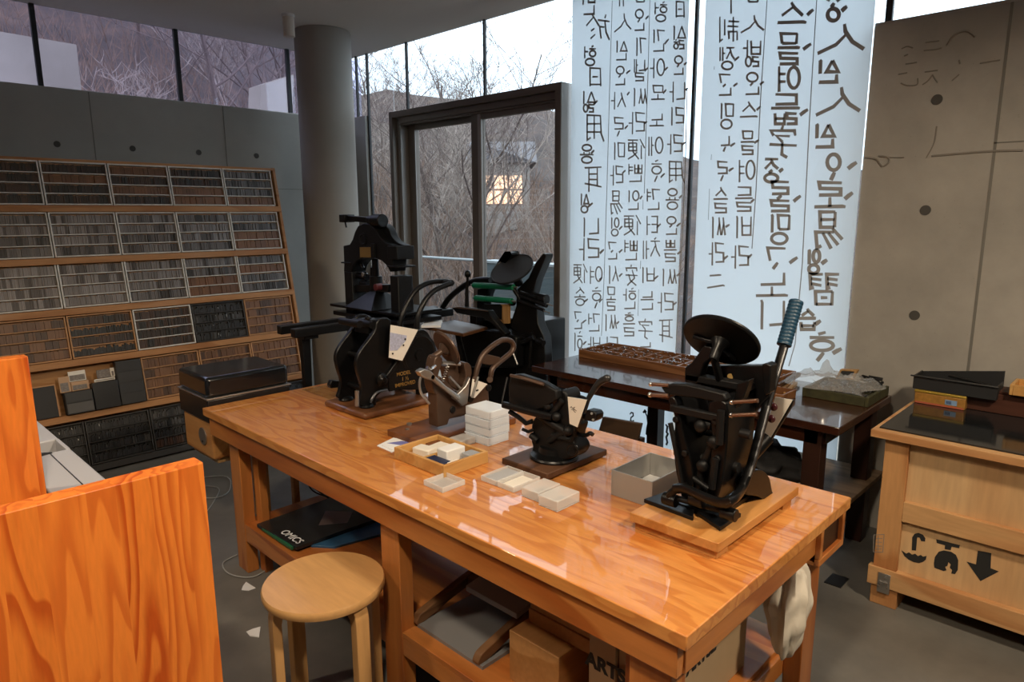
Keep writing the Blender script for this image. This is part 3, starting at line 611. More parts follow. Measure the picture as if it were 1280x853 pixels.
# -- the tall lever press at the near right
bd = thing('press_board', 'raised pine board under the tall lever press', 'board', (1.735, .867, TZ))
bw = wood('pale_pine_board', (.64, .30, .09), (.52, .21, .05), 'x', 1.2, .4, .2, 6)
MB().box(1.487, 1.985, .735, 1.0, .764, .79).build('board', bw, bd, .002)
MB().box(1.50, 1.56, .745, .99, TZ, .764).build('batten', bw, bd, .001); MB().box(1.90, 1.96, .745, .99, TZ, .764).build('batten', bw, bd, .001)
G = zoom(760, 360, 2.509); B9 = zoom(790, 500, 4.491)
lp = thing('lever_press', 'tall black tabletop lever press with a blue grip and ink disc', 'printing press', (1.68, .87, .79))
I = M['iron']; IM = M['iron_m']
plate(B9, [(65,578),(180,540),(352,602),(342,682)], .012, z=.79).build('foot', I, lp, .002)
plate(B9, [(365,652),(420,612),(612,660),(492,740)], .012, z=.79).build('foot', I, lp, .002)
f = plate(B9, [(640,528),(645,440),(690,400),(735,398),(772,440),(788,515),(806,535),(800,562),(745,560),(700,540)], .055, 3, y=.772); f.build('rear_foot', I, lp, .002)
MB().box(1.60, 1.84, .80, .93, .79, .805).build('bed_frame', I, lp, .002)
for nm, pts in (('side_frame', [(203,0),(245,0),(292,200),(330,330),(348,470),(330,560),(290,585),(262,480),(240,370),(232,250),(238,100)]), ('side_frame', [(425,20),(530,20),(535,200),(525,330),(505,460),(470,575),(430,580),(415,530),(432,380),(448,200)])):
    plate(B9, pts, .16, 3, x=1.60).build(nm, I, lp, .004)
plate(G, [(243,255),(300,245),(500,243),(508,262),(505,340),(430,420),(300,430),(240,350)], .03, x=1.76).build('type_bed', I, lp, .003)
plate(G, [(165,312),(200,300),(245,303),(362,332),(372,352),(352,362),(285,348),(205,338),(180,334)], .03, x=1.60).build('roller_carriage', IM, lp, .004)
plate(G, [(240,250),(262,235),(300,180),(325,185),(330,215),(300,240),(285,290),(262,330),(238,330)], .035, x=1.70).build('disc_bracket', I, lp, .004)
plate(G, [(482,240),(496,236),(511,244),(506,330),(490,340)], .04, x=1.72).build('bed_hook', I, lp, .003)
plate(G, [(405,300),(445,288),(425,345),(400,380),(385,380)], .03, x=1.64).build('carriage_arm', I, lp, .003)
for a, b in (((135,302),(190,306)), ((132,336),(190,338)), ((388,359),(470,354)), ((385,400),(466,397))):
    r_ = MB().cyl(G(*a, x=1.60), G(*b, x=1.60), .0055).build('roller_rod', plain('copper_rod', (.20,.12,.085), .35, .8) if 'rod' not in M else M['rod'], lp)
    MB().ball(G(*a, x=1.60), .0075).build('rod_tip', M['chrome'], r_)
for a in ((347,272),(383,278)): MB().cyl(G(*a, x=1.757), G(*a, x=1.762), .008).build('bolt', M['brass'], lp)
DN = Vector((.70, .06, .67)).normalized(); DC = at(901.5, 425, y=.87)
disc(MB(), DC, .106, DN).build('ink_disc', I, lp)
MB().lathe([(.011, -.07), (.014, -.065), (.015, -.03), (.024, -.014), (.028, -.006)], DC, DN, 24).build('disc_hub', I, lp)
for a in (200, 245, 320): 
    u = DN.orthogonal().normalized(); v = DN.cross(u); d = u*math.cos(math.radians(a))+v*math.sin(math.radians(a)); MB().beam(DC-DN*.014+d*.02, DC-DN*.012+d*.075, .012, .010).build('disc_rib', I, lp, .002)
MB().cyl(DC-DN*.06, Vector((1.74,.87,1.10)), .011).build('disc_stem', I, lp)
# yoke lever: low bar across the front, bent up at the near side into the long handle
yk = [B9(250,500,x=1.56), B9(300,500,x=1.555), B9(400,545,x=1.55), B9(500,580,x=1.545), B9(560,565,x=1.55), B9(610,510,y=.765), B9(650,420,y=.763), B9(690,290,y=.762), G(500,360,y=.760), G(552,185,y=.758)]
MB().tube(curve(yk, 4), .0125, 12, flat=1.4).build('lever', I, lp)
MB().tube([p+Vector((-.011,-.010,0)) for p in yk[6:]], .0045, 8).build('lever_rib', M['steel'] if 0 else plain('dull_steel_edge', (.10,.10,.105), .35, .6), lp)
ribbed(G(551,182,y=.758), G(591,42,y=.758), .0195, 13).build('hand_grip', M['grip'], lp)
MB().tube(curve([B9(250,500,x=1.56), B9(215,530,x=1.56), B9(200,575,x=1.56)], 4), .011, 10).build('yoke_end', I, lp)
for a, r_ in (((215,560),.018), ((370,560),.020), ((545,640),.017)):
    c = B9(*a, x=1.565); MB().cyl(c+Vector((0,-.02,0)), c+Vector((0,.02,0)), r_).build('pivot', I, lp, .002)
for a, b, r_ in (((245,60),(330,330),.006), ((455,240),(395,375),.011), ((395,375),(380,500),.012), ((310,350),(290,480),.009), ((400,130),(450,145),.014), ((610,185),(670,200),.012)):
    MB().cyl(B9(*a, x=1.61), B9(*b, x=1.61), r_).build('link_rod', IM, lp)
for a in ((395,375),(455,240),(385,150)):
    c = B9(*a, x=1.595); MB().ball(c, .018, (.7,1,1)).build('link_joint', IM, lp)
MB().cyl((1.66,.775,.93), (1.66,.965,.93), .014).build('main_shaft', IM, lp); MB().cyl((1.70,.79,1.0), (1.70,.95,1.0), .016).build('cross_shaft', I, lp)
for a, b, r_ in (((215,130),(285,470),.007), ((285,470),(300,500),.012), ((500,60),(490,250),.010), ((470,330),(450,500),.009), ((345,440),(430,500),.008)): MB().cyl(B9(*a, x=1.59), B9(*b, x=1.59), r_).build('link_rod', IM, lp)
MB().cyl(B9(225,545,x=1.575), B9(500,620,x=1.575), .0085).build('front_shaft', IM, lp)
MB().box(1.59, 1.61, .79, .95, 1.065, 1.085).build('cross_bar', IM, lp, .003); MB().box(1.70, 1.74, .78, .97, 1.13, 1.15).build('cross_bar', IM, lp, .003)
for a in ((250,110),(300,300),(470,120),(480,330)):
    c = B9(*a, x=1.598); MB().cyl(c, c+Vector((-.008,0,0)), .009).build('bolt', IM, lp, .002)
pl = plate(G, [(522,344),(582,354),(576,372),(508,484),(484,478)], .014, x=1.895).build('platen', I, lp, .002)
plate(G, [(524,343),(579,352),(505,478),(486,474)], .002, x=1.889).build('white_card', M['card'], pl)
MB().cyl(G(500,470,x=1.90), Vector((1.76,.86,.83)), .02).build('platen_arm', I, lp)
kn = plain('dark_red_knob', (.06,.012,.016), .3)
for a in ((519,374),(512,411)): MB().ball(G(*a, x=1.875), .012, (.7,1,1)).build('knob', kn, lp)

# -- the small black press on its dark board
bd = thing('press_board', 'dark stained board under the small black press', 'board', (1.74, 1.50, TZ))
dk = wood('dark_stained_board', (.13,.062,.033), (.075,.036,.02), 'x', 1.0, .5, 0, 6)
MB().box(1.586, 1.91, 1.388, 1.60, .745, .768).build('board', dk, bd, .004); MB().box(1.60, 1.90, 1.41, 1.43, TZ, .745).build('foot_strip', dk, bd); MB().box(1.60, 1.90, 1.56, 1.58, TZ, .745).build('foot_strip', dk, bd)
S = zoom(620, 460, 5.687); sp = thing('hand_press', 'small black cast iron press with a curved hand lever', 'printing press', (1.74, 1.50, .768)); XP = 1.72
bc = at(690.3, 571, z=.772); bc = Vector((bc.x+.01, bc.y, .768))
MB().lathe([(.084, 0), (.086, .006), (.082, .012), (.066, .016), (.055, .022), (.05, .04)], bc, n=40).build('round_base', I, sp)
plate(S, [(262,640),(258,560),(245,500),(262,470),(250,410),(295,335),(430,300),(440,190),(465,160),(490,175),(505,215),(520,330),(560,420),(540,500),(575,590),(520,650),(400,660)], .075, 3, x=XP-.03).build('body_casting', IM, sp, .006)
plate(S, [(103,52),(165,48),(330,103),(425,160),(432,225),(330,290),(215,325),(90,275),(85,120)], .03, x=XP-.06).build('ink_plate', IM, sp, .006)
MB().tube(curve([S(52,262,x=XP-.09), S(140,285,x=XP-.08), S(260,318,x=XP-.07), S(400,350,x=XP-.05)], 4), .0125, 10).build('front_arm', I, sp)
MB().tube(curve([S(105,55,x=XP-.085), S(200,75,x=XP-.085), S(340,118,x=XP-.07)], 4), .006, 8).build('top_rail', M['bronze'], sp)
MB().tube([S(95,310,x=XP-.08), S(160,350,x=XP-.07), S(215,395,x=XP-.06), S(260,380,x=XP-.05)], .009, 8).build('roller_hook', I, sp)
MB().tube([S(185,435,x=XP-.06), S(230,455,x=XP-.05), S(270,440,x=XP-.04)], .006, 8).build('latch_hook', I, sp)
cp = plate(S, [(508,208),(645,230),(578,425),(522,400)], .012, x=XP-.036).build('platen', I, sp, .002)
plate(S, [(509,206),(646,229),(579,424),(523,398)], .0015, x=XP-.0375).build('cream_card', M['card'], cp)
sk = MB()
for a in ([(528,285),(535,275),(545,290),(560,280)], [(535,295),(548,300),(560,296),(572,308)], [(552,285),(555,310),(566,318)]): sk.tube([S(*p, x=XP-.0378) for p in a], .001, 4)
sk.build('scribble', M['blackink'], cp)
MB().beam(S(420,325,x=XP-.01), S(690,348,x=XP-.01), .018, .016).build('side_bar', I, sp, .003)
plate(S, [(640,300),(700,312),(716,335),(712,372),(690,386),(625,376)], .04, x=XP-.03).build('bar_end', I, sp, .004)
for a in ((680,325),(690,370)): MB().cyl(S(*a, x=XP-.031), S(*a, x=XP-.035), .004).build('bolt', M['steel'], sp)
hp = [S(590,440,x=XP+.02), S(615,350,x=XP+.02), S(638,280,x=XP+.02), S(655,225,x=XP+.02), S(690,165,x=XP+.02), S(735,105,x=XP+.02), S(790,75,x=XP+.02)]
MB().tube(curve(hp, 4), [.007 + .006*(i/24)**2 for i in range(25)], 12).build('hand_lever', plain('worn_black_lever', (.035,.035,.036), .3, .3), sp)
MB().ball(hp[-1], .0135).build('lever_end', plain('worn_black_knob', (.035,.035,.036), .3, .3), sp)
MB().tube(curve([S(645,225,x=XP+.02), S(600,205,x=XP+.03), S(560,215,x=XP+.06)], 4), .006, 8).build('lever_link', I, sp)
MB().tube(curve([S(590,475,x=XP), S(640,480,x=XP), S(670,465,x=XP), S(690,478,x=XP)], 4), .007, 8).build('hooked_arm', I, sp)
MB().tube(curve([S(545+38*math.cos(t*PI/6), 585+42*math.sin(t*PI/6), x=XP-.05) for t in range(13)], 2), .0035, 8).build('small_wheel', I, sp)
for a, b, r_ in (((300,330),(520,470),.014), ((520,430),(380,520),.012), ((360,340),(380,260),.013), ((470,230),(400,330),.012), ((400,480),(540,510),.010), ((250,480),(300,520),.012)): MB().cyl(S(*a, x=XP-.035), S(*b, x=XP-.035), r_).build('link_rod', IM, sp)
for a in ((370,270),(510,450),(430,350)): MB().ball(S(*a, x=XP-.045), .016).build('link_joint', IM, sp)

# -- the brown enamelled press
bd = thing('press_board', 'brown wooden board under the brown enamelled press', 'board', (1.74, 2.03, TZ))
MB().box(1.505, 1.97, 1.90, 2.16, TZ, .766).build('board', wood('brown_board', (.21,.075,.026), (.13,.045,.016), 'x', 1.0, .45, .1, 5), bd, .004)
MB().cyl((1.56,2.10,.766), (1.56,2.10,.769), .008).build('screw', M['steel'], bd); MB().cyl((1.60,2.14,.766), (1.60,2.14,.774), .011).build('screw', M['steel'], bd)
Z5 = zoom(500, 400, 5.331); bp_ = thing('pilot_press', 'brown enamelled press with a looped handle and steel lever', 'printing press', (1.74, 2.02, .766)); BR = M['bronze']; YP = 1.985
plate(Z5, [(250,717),(243,500),(246,420),(262,372),(335,430),(395,520),(460,545),(540,440),(588,428),(597,596),(430,640),(330,662),(318,700)], .055, y=YP).build('body_casting', BR, bp_, .004)
plate(Z5, [(212,420),(222,330),(235,262),(255,240),(285,262),(272,320),(255,380),(262,440),(240,500)], .05, 3, y=YP).build('disc_arm', BR, bp_, .004)
plate(Z5, [(300,310),(330,300),(435,282),(465,292),(478,330),(470,410),(440,470),(400,480),(330,440)], .04, y=YP+.03).build('type_bed', BR, bp_, .004)
plate(Z5, [(428,300),(450,285),(474,310),(478,360),(462,420),(430,470),(420,440),(440,380)], .05, 3, y=YP-.01).build('bed_rim', BR, bp_, .003)
DC2 = Z5(312, 186, y=2.01); DN2 = Vector((.88, -.14, .42)).normalized()
disc(MB(), DC2, .077, DN2).build('ink_disc', BR, bp_); MB().lathe([(.011, -.085), (.0125, -.08), (.0125, -.03), (.03, -.012)], DC2, DN2, 20).build('disc_shaft', BR, bp_)
tr = []
plate(Z5, [(128,348),(165,327),(205,338),(240,375),(228,408),(200,402),(148,378)], .03, y=YP-.045).build('lever_head', M['steel'], bp_, .004)
for a, r_ in (((205,375),.011), ((255,418),.011), ((300,455),.009), ((345,490),.011), ((385,520),.012)): tr.append((Z5(*a, y=YP-.03), r_))
MB().tube([p for p, _ in tr], [r_ for _, r_ in tr], 10).build('steel_lever', M['steel'], bp_)
c = Z5(222, 385, y=YP-.045); MB().cyl(c, c+Vector((0,.03,0)), .010).build('lever_pin', M['chrome'], bp_)
plate(Z5, [(355,525),(380,500),(440,440),(470,380),(458,500),(450,560),(415,578),(385,545)], .018, y=YP-.03).build('toggle_plate', M['steel'], bp_, .003)
MB().tube(curve([Z5(150,350,y=YP-.02), Z5(130,420,y=YP-.02), Z5(142,490,y=YP-.02), Z5(195,560,y=YP-.02)], 5), .005, 8).build('steel_hoop', M['steel'], bp_)
MB().tube(curve([Z5(180,318,y=YP-.01), Z5(205,325,y=YP-.01), Z5(235,305,y=YP-.01)], 4), .007, 8).build('steel_hook', M['chrome'], bp_)
spring(Z5(322,300,y=YP-.02), Z5(282,410,y=YP-.02), .006).build('spring', M['steel'], bp_)
MB().tube([Z5(280,285,y=YP), Z5(340,290,y=YP), Z5(400,297,y=YP)], .007, 8).build('steel_guide', M['steel'], bp_)
for a, b in (((330,380),(400,455)), ((480,520),(520,380))): MB().cyl(Z5(*a, y=YP-.02), Z5(*b, y=YP-.02), .005).build('link_rod', M['steel'], bp_)
for a in ((355,600),(475,530),(595,455)):
    c = Z5(*a, y=YP-.006); MB().cyl(c, c+Vector((0,.01,0)), .014).build('pivot', IM, bp_, .002)
YH = 1.99; loop = curve([Z5(x, y, y=YH) for x, y in ((500,395),(508,350),(528,285),(560,225),(625,168),(685,135),(735,140),(757,172),(742,215),(690,260),(640,300),(612,335),(600,400))], 4)
MB().tube(loop, .0115, 12).build('loop_handle', BR, bp_)
plate(Z5, [(555,250),(585,230),(668,250),(660,286),(600,302),(550,292)], .012, y=YH-.004).build('handle_plate', BR, bp_, .002)
MB().cyl(Z5(500,395,y=YH-.02), Z5(500,395,y=YH+.05), .013).cyl(Z5(598,400,y=YH-.02), Z5(598,400,y=YH+.05), .013).build('handle_pivot', BR, bp_, .002)
cp = plate(Z5, [(485,398),(590,432),(500,528),(470,515)], .012, y=YP-.012).build('platen', BR, bp_, .002)
plate(Z5, [(484,393),(582,428),(497,522),(468,508)], .0012, y=YP-.014).build('cream_card', M['card'], cp)
MB().cyl(Z5(520,468,y=YP-.016), Z5(508,472,y=YP-.016), .003).build('gauge_pin', IM, cp)

# -- the black press with gold lettering on its moulded base
mb_ = thing('press_board', 'moulded brown wooden base under the gold-lettered black press', 'board', (1.75, 2.56, TZ))
MB().box(1.556, 1.93, 2.392, 2.722, TZ, .768).build('board', wood('moulded_base', (.22,.09,.036), (.13,.05,.02), 'x', 1.0, .35, .4, 5), mb_, .014, 4)
Q = zoom(400, 360, 5.018); ip = thing('model_press', 'black press with gold lettering and twin curved handle arms', 'printing press', (1.75, 2.56, .768)); YN = 2.475
out = [(247,738),(252,690),(262,620),(240,545),(228,465),(255,395),(308,322),(345,268),(368,200),(445,202),(445,330),(470,400),(560,330),(600,285),(650,262),(690,300),(714,400),(706,505),(684,610),(600,640),(420,645),(352,690),(350,738)]
P0 = curve([Q(x, y, y=YN) for x, y in out], 3, True)
MB().prism(P0, (0, .022, 0)).build('side_frame', I, ip, .004); MB().prism([p+Vector((0,.165,0)) for p in P0], (0, .022, 0)).build('side_frame', I, ip, .004)
for x, y, r_ in ((250,230,.016), (330,235,.016), (410,230,.014), (200,440,.012), (300,640,.014), (640,400,.05), (560,580,.016)):
    c = Q(x if x > 240 else 300, y, y=YN+.02); MB().cyl(c, c+Vector((0,.15,0)), r_).build('cross_shaft', I, ip)
for i, (x, y) in enumerate(((300,190),(330,215),(370,260),(400,215))):
    c = Q(x, y, y=YN+.04+.03*i); MB().ball(c, .013, (1,1.3,.8)).build('clamp_nut', I, ip)
MB().prism([Q(235,190,y=2.62), Q(300,180,y=2.62), Q(300,260,y=2.62), Q(215,275,y=2.62)], (0,-.1,0)).build('top_casting', I, ip, .004)
for dy in (0, .165):
    c = Q(300, 728, y=YN); MB().lathe([(.032,0),(.033,.006),(.028,.014),(.018,.02)], Vector((c.x, YN+.011+dy, .768)), n=24).build('foot', I, ip)
    c = Q(660, 650, y=YN); MB().box(c.x-.04, c.x+.02, YN-.002+dy, YN+.024+dy, .768, c.z+.02).build('foot', I, ip, .003)
MB().cyl(Q(232,742,y=YN-.01)+Vector((0,0,0)), Q(232,645,y=YN-.01), .009).build('steel_pin', M['steel'], ip)
MB().tube(curve([Q(318,722,y=YN-.01), Q(330,690,y=YN-.01), Q(360,655,y=YN-.01), Q(420,640,y=YN-.01)], 4), .006, 8).build('steel_rod', plain('dark_steel_rod', (.16,.16,.165), .3, .8), ip)
q3 = zoom(340, 240, 2.844)
MB().tube(curve([q3(x, y, y=YN-.01) for x, y in ((515,490),(520,440),(545,385),(580,350),(618,332),(640,324))], 5), .0125, 12).build('handle_arm', I, ip)
MB().tube(curve([q3(x, y, y=YN+.16) for x, y in ((455,480),(468,425),(503,360),(545,328),(590,318),(618,320))], 5), .0125, 12).build('handle_arm', I, ip)
MB().cyl(q3(638,324,y=YN-.01), q3(612,319,y=YN+.16), .015).build('handle_bar', I, ip)
c = Q(625, 420, y=YN); MB().lathe([(.098,-.012),(.098,0),(.085,.002),(.08,-.004),(.03,-.004),(.028,.01)], c+Vector((0,-.002,0)), (0,-1,0), 40).build('gear_wheel', I, ip)
c = Q(385, 575, y=YN); MB().lathe([(.030,0),(.030,.012),(.02,.016),(.012,.026)], c, (0,-1,0), 24).build('pivot_boss', I, ip)
MB().beam(Q(420,560,y=YN-.012), Q(600,300,y=YN-.012), .014, .018).build('connecting_bar', I, ip, .003)
plate(Q, [(425,520),(630,505),(660,600),(430,650)], -.006, y=YN).build('name_panel', I, ip)
pp = plate(Q, [(444,234),(622,264),(522,468),(434,444)], .012, y=YN-.04).build('platen', I, ip, .002)
plate(Q, [(443,232),(615,263),(516,458),(432,438)], .0015, y=YN-.042).build('cream_card', M['card'], pp)
plate(Q, [(440,280),(545,300),(540,330),(485,392),(438,395)], .0012, y=YN-.0435).build('blue_printed_sheet', plain('blue_print', (.42,.44,.58), .7, noise=.5, scale=110), pp)
for p in ((524,360),(456,413),(535,322)): MB().cyl(Q(*p,y=YN-.044), Q(*p,y=YN-.048), .004).build('gauge_pin', IM, pp)
def qt(x, y, s, body): 
    o = text_mesh('gold_lettering', body, M['gold'], ip, Q(x, y, y=YN-.0068), (1,0,.0), (0,0,1), s, .0006, bold=.008); return o
qt(525, 537, .024, 'MODEL'); qt(535, 570, .026, '1 ½'); qt(535, 603, .024, 'IMPROVED')
plate(Q, [(62,612),(75,580),(130,585),(135,625),(70,632)], .03, y=2.75).build('ink_roller', I, ip, .004)

# -- the tall iron hand press on the floor by the column
hp_ = thing('iron_hand_press', 'tall black iron hand press with long bed rails beside the column', 'printing press', (2.55, 3.75, 0)); C7 = zoom(400, 250, 7.108); XF = 2.50; XD = .115
plate(C7, [(205,408),(262,396),(288,350),(308,285),(335,232),(390,206),(440,214),(492,262),(530,325),(580,380),(640,404),(640,530),(632,640),(618,640),(596,590),(545,540),(470,512),(385,512),(325,545),(292,590),(280,640),(210,640),(212,560)], XD, x=XF).build('crown', IM, hp_, .006)
yl0, yl1 = C7(212,640,x=XF).y, C7(280,640,x=XF).y; yr0, yr1 = C7(618,640,x=XF).y, C7(642,640,x=XF).y; zc = C7(280,640,x=XF).z
MB().box(XF, XF+XD, yl1, yl0, .10, zc).build('pillar', IM, hp_, .005); MB().box(XF, XF+XD, yr1-.055, yr0, .10, zc).build('pillar', IM, hp_, .005)
MB().box(XF-.012, XF+XD+.012, yr1-.075, yr0+.01, C7(640,600,x=XF).z, C7(640,585,x=XF).z).build('cornice', IM, hp_, .003); MB().box(XF-.012, XF+XD+.012, yl1-.005, yl0+.012, C7(640,600,x=XF).z, C7(640,585,x=XF).z).build('cornice', IM, hp_, .003)
MB().box(XF-.008, XF+XD+.008, yr1-.065, yr0+.005, C7(640,530,x=XF).z, C7(640,410,x=XF).z).build('shoulder_block', IM, hp_, .004)
MB().prism(curve([C7(x, y, x=XF+.05) for x, y in ((470,215),(560,215),(610,260),(640,330),(690,380),(750,405))],4)+[C7(750,420,x=XF+.05), C7(600,400,x=XF+.05)], (.05,0,0)).build('crown_back', IM, hp_, .003)
plate(C7, [(360,420),(462,420),(460,512),(362,510)], -.006, x=XF).build('brass_plate', M['brass'], hp_); plate(C7, [(470,385),(498,390),(498,515),(474,515)], -.02, x=XF).build('guide_post', IM, hp_, .003)
c = C7(385, 350, x=XF); MB().lathe([(.042,0),(.042,.006),(.03,.008),(.026,.004)], c, (-1,0,0), 28).build('roundel', IM, hp_)
MB().beam(C7(215,160,x=XF+.03), C7(520,185,x=XF+.03), .035, .036).build('top_lever', I, hp_, .004)
MB().box(XF-.01, XF+.07, C7(228,165,x=XF).y, C7(180,165,x=XF).y, C7(180,200,x=XF).z, C7(180,130,x=XF).z).build('lever_block', I, hp_, .004)
MB().cyl(C7(225,200,x=XF+.03), C7(235,245,x=XF+.03), .006).build('hanging_bolt', I, hp_)
MB().cyl(C7(480,185,x=XF+.03), C7(560,185,x=XF+.03), .042).cyl(C7(440,180,x=XF+.03), C7(485,180,x=XF+.03), .03).build('counterweight', I, hp_, .004)
ym = (yl1+yr0)/2
for z0, z1, r_ in ((1.20,1.32,.022), (1.12,1.21,.042), (1.07,1.13,.03), (1.02,1.08,.055)): MB().cyl((XF+.05, ym+.01, z0), (XF+.05, ym+.01, z1), r_).build('toggle', I, hp_, .003)
for a, b, r_ in (((300,660),(420,690),.022), ((480,600),(470,720),.024), ((370,740),(430,745),.02), ((360,560),(380,610),.014)): MB().cyl(C7(*a, x=XF+.05), C7(*b, x=XF+.05), r_).build('toggle_arm', I, hp_)
MB().beam(C7(285,785,x=XF+.05), C7(640,785,x=XF+.05), .06, .05).build('platen_beam', I, hp_, .005)
c = C7(548, 772, x=XF+.03); MB().cyl(c, c+Vector((-.05,.0,0)), .022).build('red_boss', plain('dark_red_paint', (.10,.018,.022), .4), hp_, .003)
c = C7(412, 660, x=XF+.03); MB().cyl(c, c+Vector((-.03,0,.0)), .016).build('bright_nut', M['chrome'], hp_, .002)
zb = at(470, 391, x=XF).z
MB().lathe([(.22,0),(.20,.012),(.05,.10),(.045,.14)], (XF+.05, ym, zb+.03), n=4).build('platen', I, hp_, .003)
MB().box(XF-.06, XF+.30, yr1-.11, yl0+.10, zb+.008, zb+.026).build('tympan', I, hp_, .003); MB().box(XF-.05, XF+.30, yr1-.10, yl0+.08, zb-.05, zb-.022).build('bed', I, hp_, .003)
for y, x0 in ((3.50, 1.835), (3.66, 1.835)): MB().box(x0, XF+.5, y-.025, y+.025, .925, .975).build('bed_rail', I, hp_, .004)
MB().prism([(1.93, 3.575, .925), (1.985, 3.575, .925), (1.965, 3.575, 0), (1.945, 3.575, 0)], (0,.04,0)).build('rail_leg', I, hp_, .003); MB().box(1.91, 2.0, 3.51, 3.65, .90, .925).build('rail_saddle', I, hp_, .003)
MB().box(XF-.10, XF+XD+.10, yl1-.04, yl0+.04, 0, .10).build('foot', IM, hp_, .01); MB().box(XF-.10, XF+XD+.10, yr1-.10, yr0+.04, 0, .10).build('foot', IM, hp_, .01)
MB().box(XF+.02, XF+XD-.02, yr0, yl1, .55, .66).build('stretcher', IM, hp_, .005)

# -- the floor-standing platen press with green rollers
D5 = zoom(540, 300, 5.331); bp2 = thing('platen_press', 'floor standing black platen press with two green rollers and ink disc', 'printing press', (3.1, 2.95, 0)); XB = 3.0
low = lambda px, x: (px, x)
rf = [D5(x, y, x=XB) for x, y in ((738,90),(757,95),(756,115),(694,262),(664,372),(698,470),(704,560),(745,650),(756,853))]
zfl = [Vector((XB, rf[-1].y-.02, 0)), Vector((XB, D5(560,853,x=XB).y, 0))]
MB().prism(rf+zfl+[D5(x, y, x=XB) for x, y in ((560,853),(545,640),(520,560),(560,440),(560,335),(640,255),(690,150))], (.07,0,0)).build('side_frame', I, bp2, .005)
lf = [D5(x, y, x=XB) for x, y in ((487,82),(520,82),(527,100),(450,190),(395,275),(360,310),(300,330),(290,600),(180,640))]
MB().prism(lf+[Vector((XB, lf[-1].y+.05, 0)), Vector((XB, lf[-1].y-.12, 0))]+[D5(x, y, x=XB) for x, y in ((330,700),(345,420),(400,250),(440,150))], (.07,0,0)).build('side_frame', I, bp2, .005)
MB().box(XB+.05, XB+.32, rf[5].y+.04, lf[-1].y-.05, .30, .95).build('bed_casting', I, bp2, .01); MB().box(XB-.02, XB+.35, rf[5].y, lf[-1].y, 0, .06).build('foot_frame', I, bp2, .005)
DC3 = D5(532, 192, x=XB-.03); DN3 = Vector((-.58, -.06, .81)).normalized(); disc(MB(), DC3, .138, DN3, .012, .004).build('ink_disc', plain('ink_disc_black', (.016,.017,.02), .55), bp2)
MB().cyl(DC3-DN3*.01, DC3-DN3*.12, .03).build('disc_hub', I, bp2)
for a, b in (((278,303),(545,316)), ((290,388),(533,408))):
    p, q_ = D5(*a, x=XB-.06), D5(*b, x=XB-.06); MB().cyl(p, q_, .0185, n=24).build('green_roller', M['green'], bp2, .002); d = (q_-p).normalized(); MB().cyl(p-d*.025, q_+d*.03, .006).build('roller_spindle', M['steel'], bp2)
for a, b, r_ in (((545,325),(590,395),.014), ((585,370),(765,440),.012), ((575,400),(745,470),.010), ((590,350),(700,385),.010)): MB().cyl(D5(*a, x=XB-.05), D5(*b, x=XB-.05), r_).build('roller_arm', I, bp2)
MB().cyl(D5(660,385,x=XB-.02), D5(765,398,x=XB-.02), .030).build('drive_shaft', I, bp2, .004)
for a, b in (((765,425),(803,440)), ((745,475),(785,488))): MB().cyl(D5(*a, x=XB-.05), D5(*b, x=XB-.05), .004).build('arm_pin', M['steel'], bp2)
MB().tube(curve([D5(x, y, x=XB-.02) for x, y in ((35,530),(60,475),(105,400),(175,335),(255,285),(330,266),(390,268))], 5), .020, 12).build('curved_arm', I, bp2)
MB().tube([D5(232,460,x=XB-.06), D5(232,350,x=XB-.06), D5(238,250,x=XB-.06)], [.015,.012,.008], 10).build('throw_lever', I, bp2); MB().ball(D5(238,228,x=XB-.06), .021, (1,1,1.25)).build('lever_knob', I, bp2)
plate(D5, [(132,455),(185,448),(372,474),(402,520),(490,625),(478,640),(400,560),(345,522),(165,490)], .05, x=XB-.16).build('feed_table', I, bp2, .004)
plate(D5, [(130,452),(190,446),(372,470),(378,476),(180,456)], -.012, x=XB-.16).build('feed_edge', M['bronze'], bp2)
plate(D5, [(345,430),(470,428),(470,545),(345,540)], .02, x=XB-.03).build('chase', IM, bp2, .003)
wf = wood('chase_wood', (.44,.25,.10), (.34,.18,.06), 'z', 1, .5)
plate(D5, [(468,428),(525,425),(524,556),(500,558),(400,540),(398,520),(480,535),(482,440)], -.02, x=XB-.03).build('wooden_furniture', wf, bp2, .002)
zt = .905; tr = [at(x, y, z=zt) for x, y in ((526,407.5),(568,400),(609.5,409),(579,417.5))]
tt = MB().prism(tr, (0,0,-.018)).build('delivery_board', M['crate_y'] if 0 else wood('dark_tray_wood', (.14,.06,.025), (.09,.038,.016), 'y', 1, .4), bp2, .002)
cx = sum((p for p in tr), Vector())/4
MB().prism([cx+(p-cx)*.93+Vector((0,0,.0)) for p in tr], (0,0,.002)).build('grey_board_top', plain('grey_board', (.20,.21,.24), .45), bp2)
MB().cyl(cx+Vector((0,0,-.02)), Vector((cx.x+.08, cx.y, .5)), .014).cyl(Vector((cx.x+.08,cx.y,.5)), Vector((XB+.1,cx.y,.45)), .016).build('board_bracket', I, bp2)
pd = MB().prism([cx+Vector(v) for v in ((-.20,.10,.004),(-.05,.24,.004),(.03,.17,.004),(-.11,.02,.004))], (0,0,.014)).build('paper_pad', M['white']); tag(pd, 'thick white paper pad lying on the delivery board of the platen press', 'paper')
plate(D5, [(185,640),(300,600),(470,610),(560,650),(560,853),(240,853)], .25, x=XB-.08).build('platen_casting', I, bp2, .01)
for a, b, r_ in (((440,600),(540,640),.013), ((540,640),(620,655),.012), ((665,620),(650,853),.010), ((590,690),(680,650),.016), ((700,670),(745,690),.018)): MB().cyl(D5(*a, x=XB-.03), D5(*b, x=XB-.03), r_).build('link_rod', I, bp2)
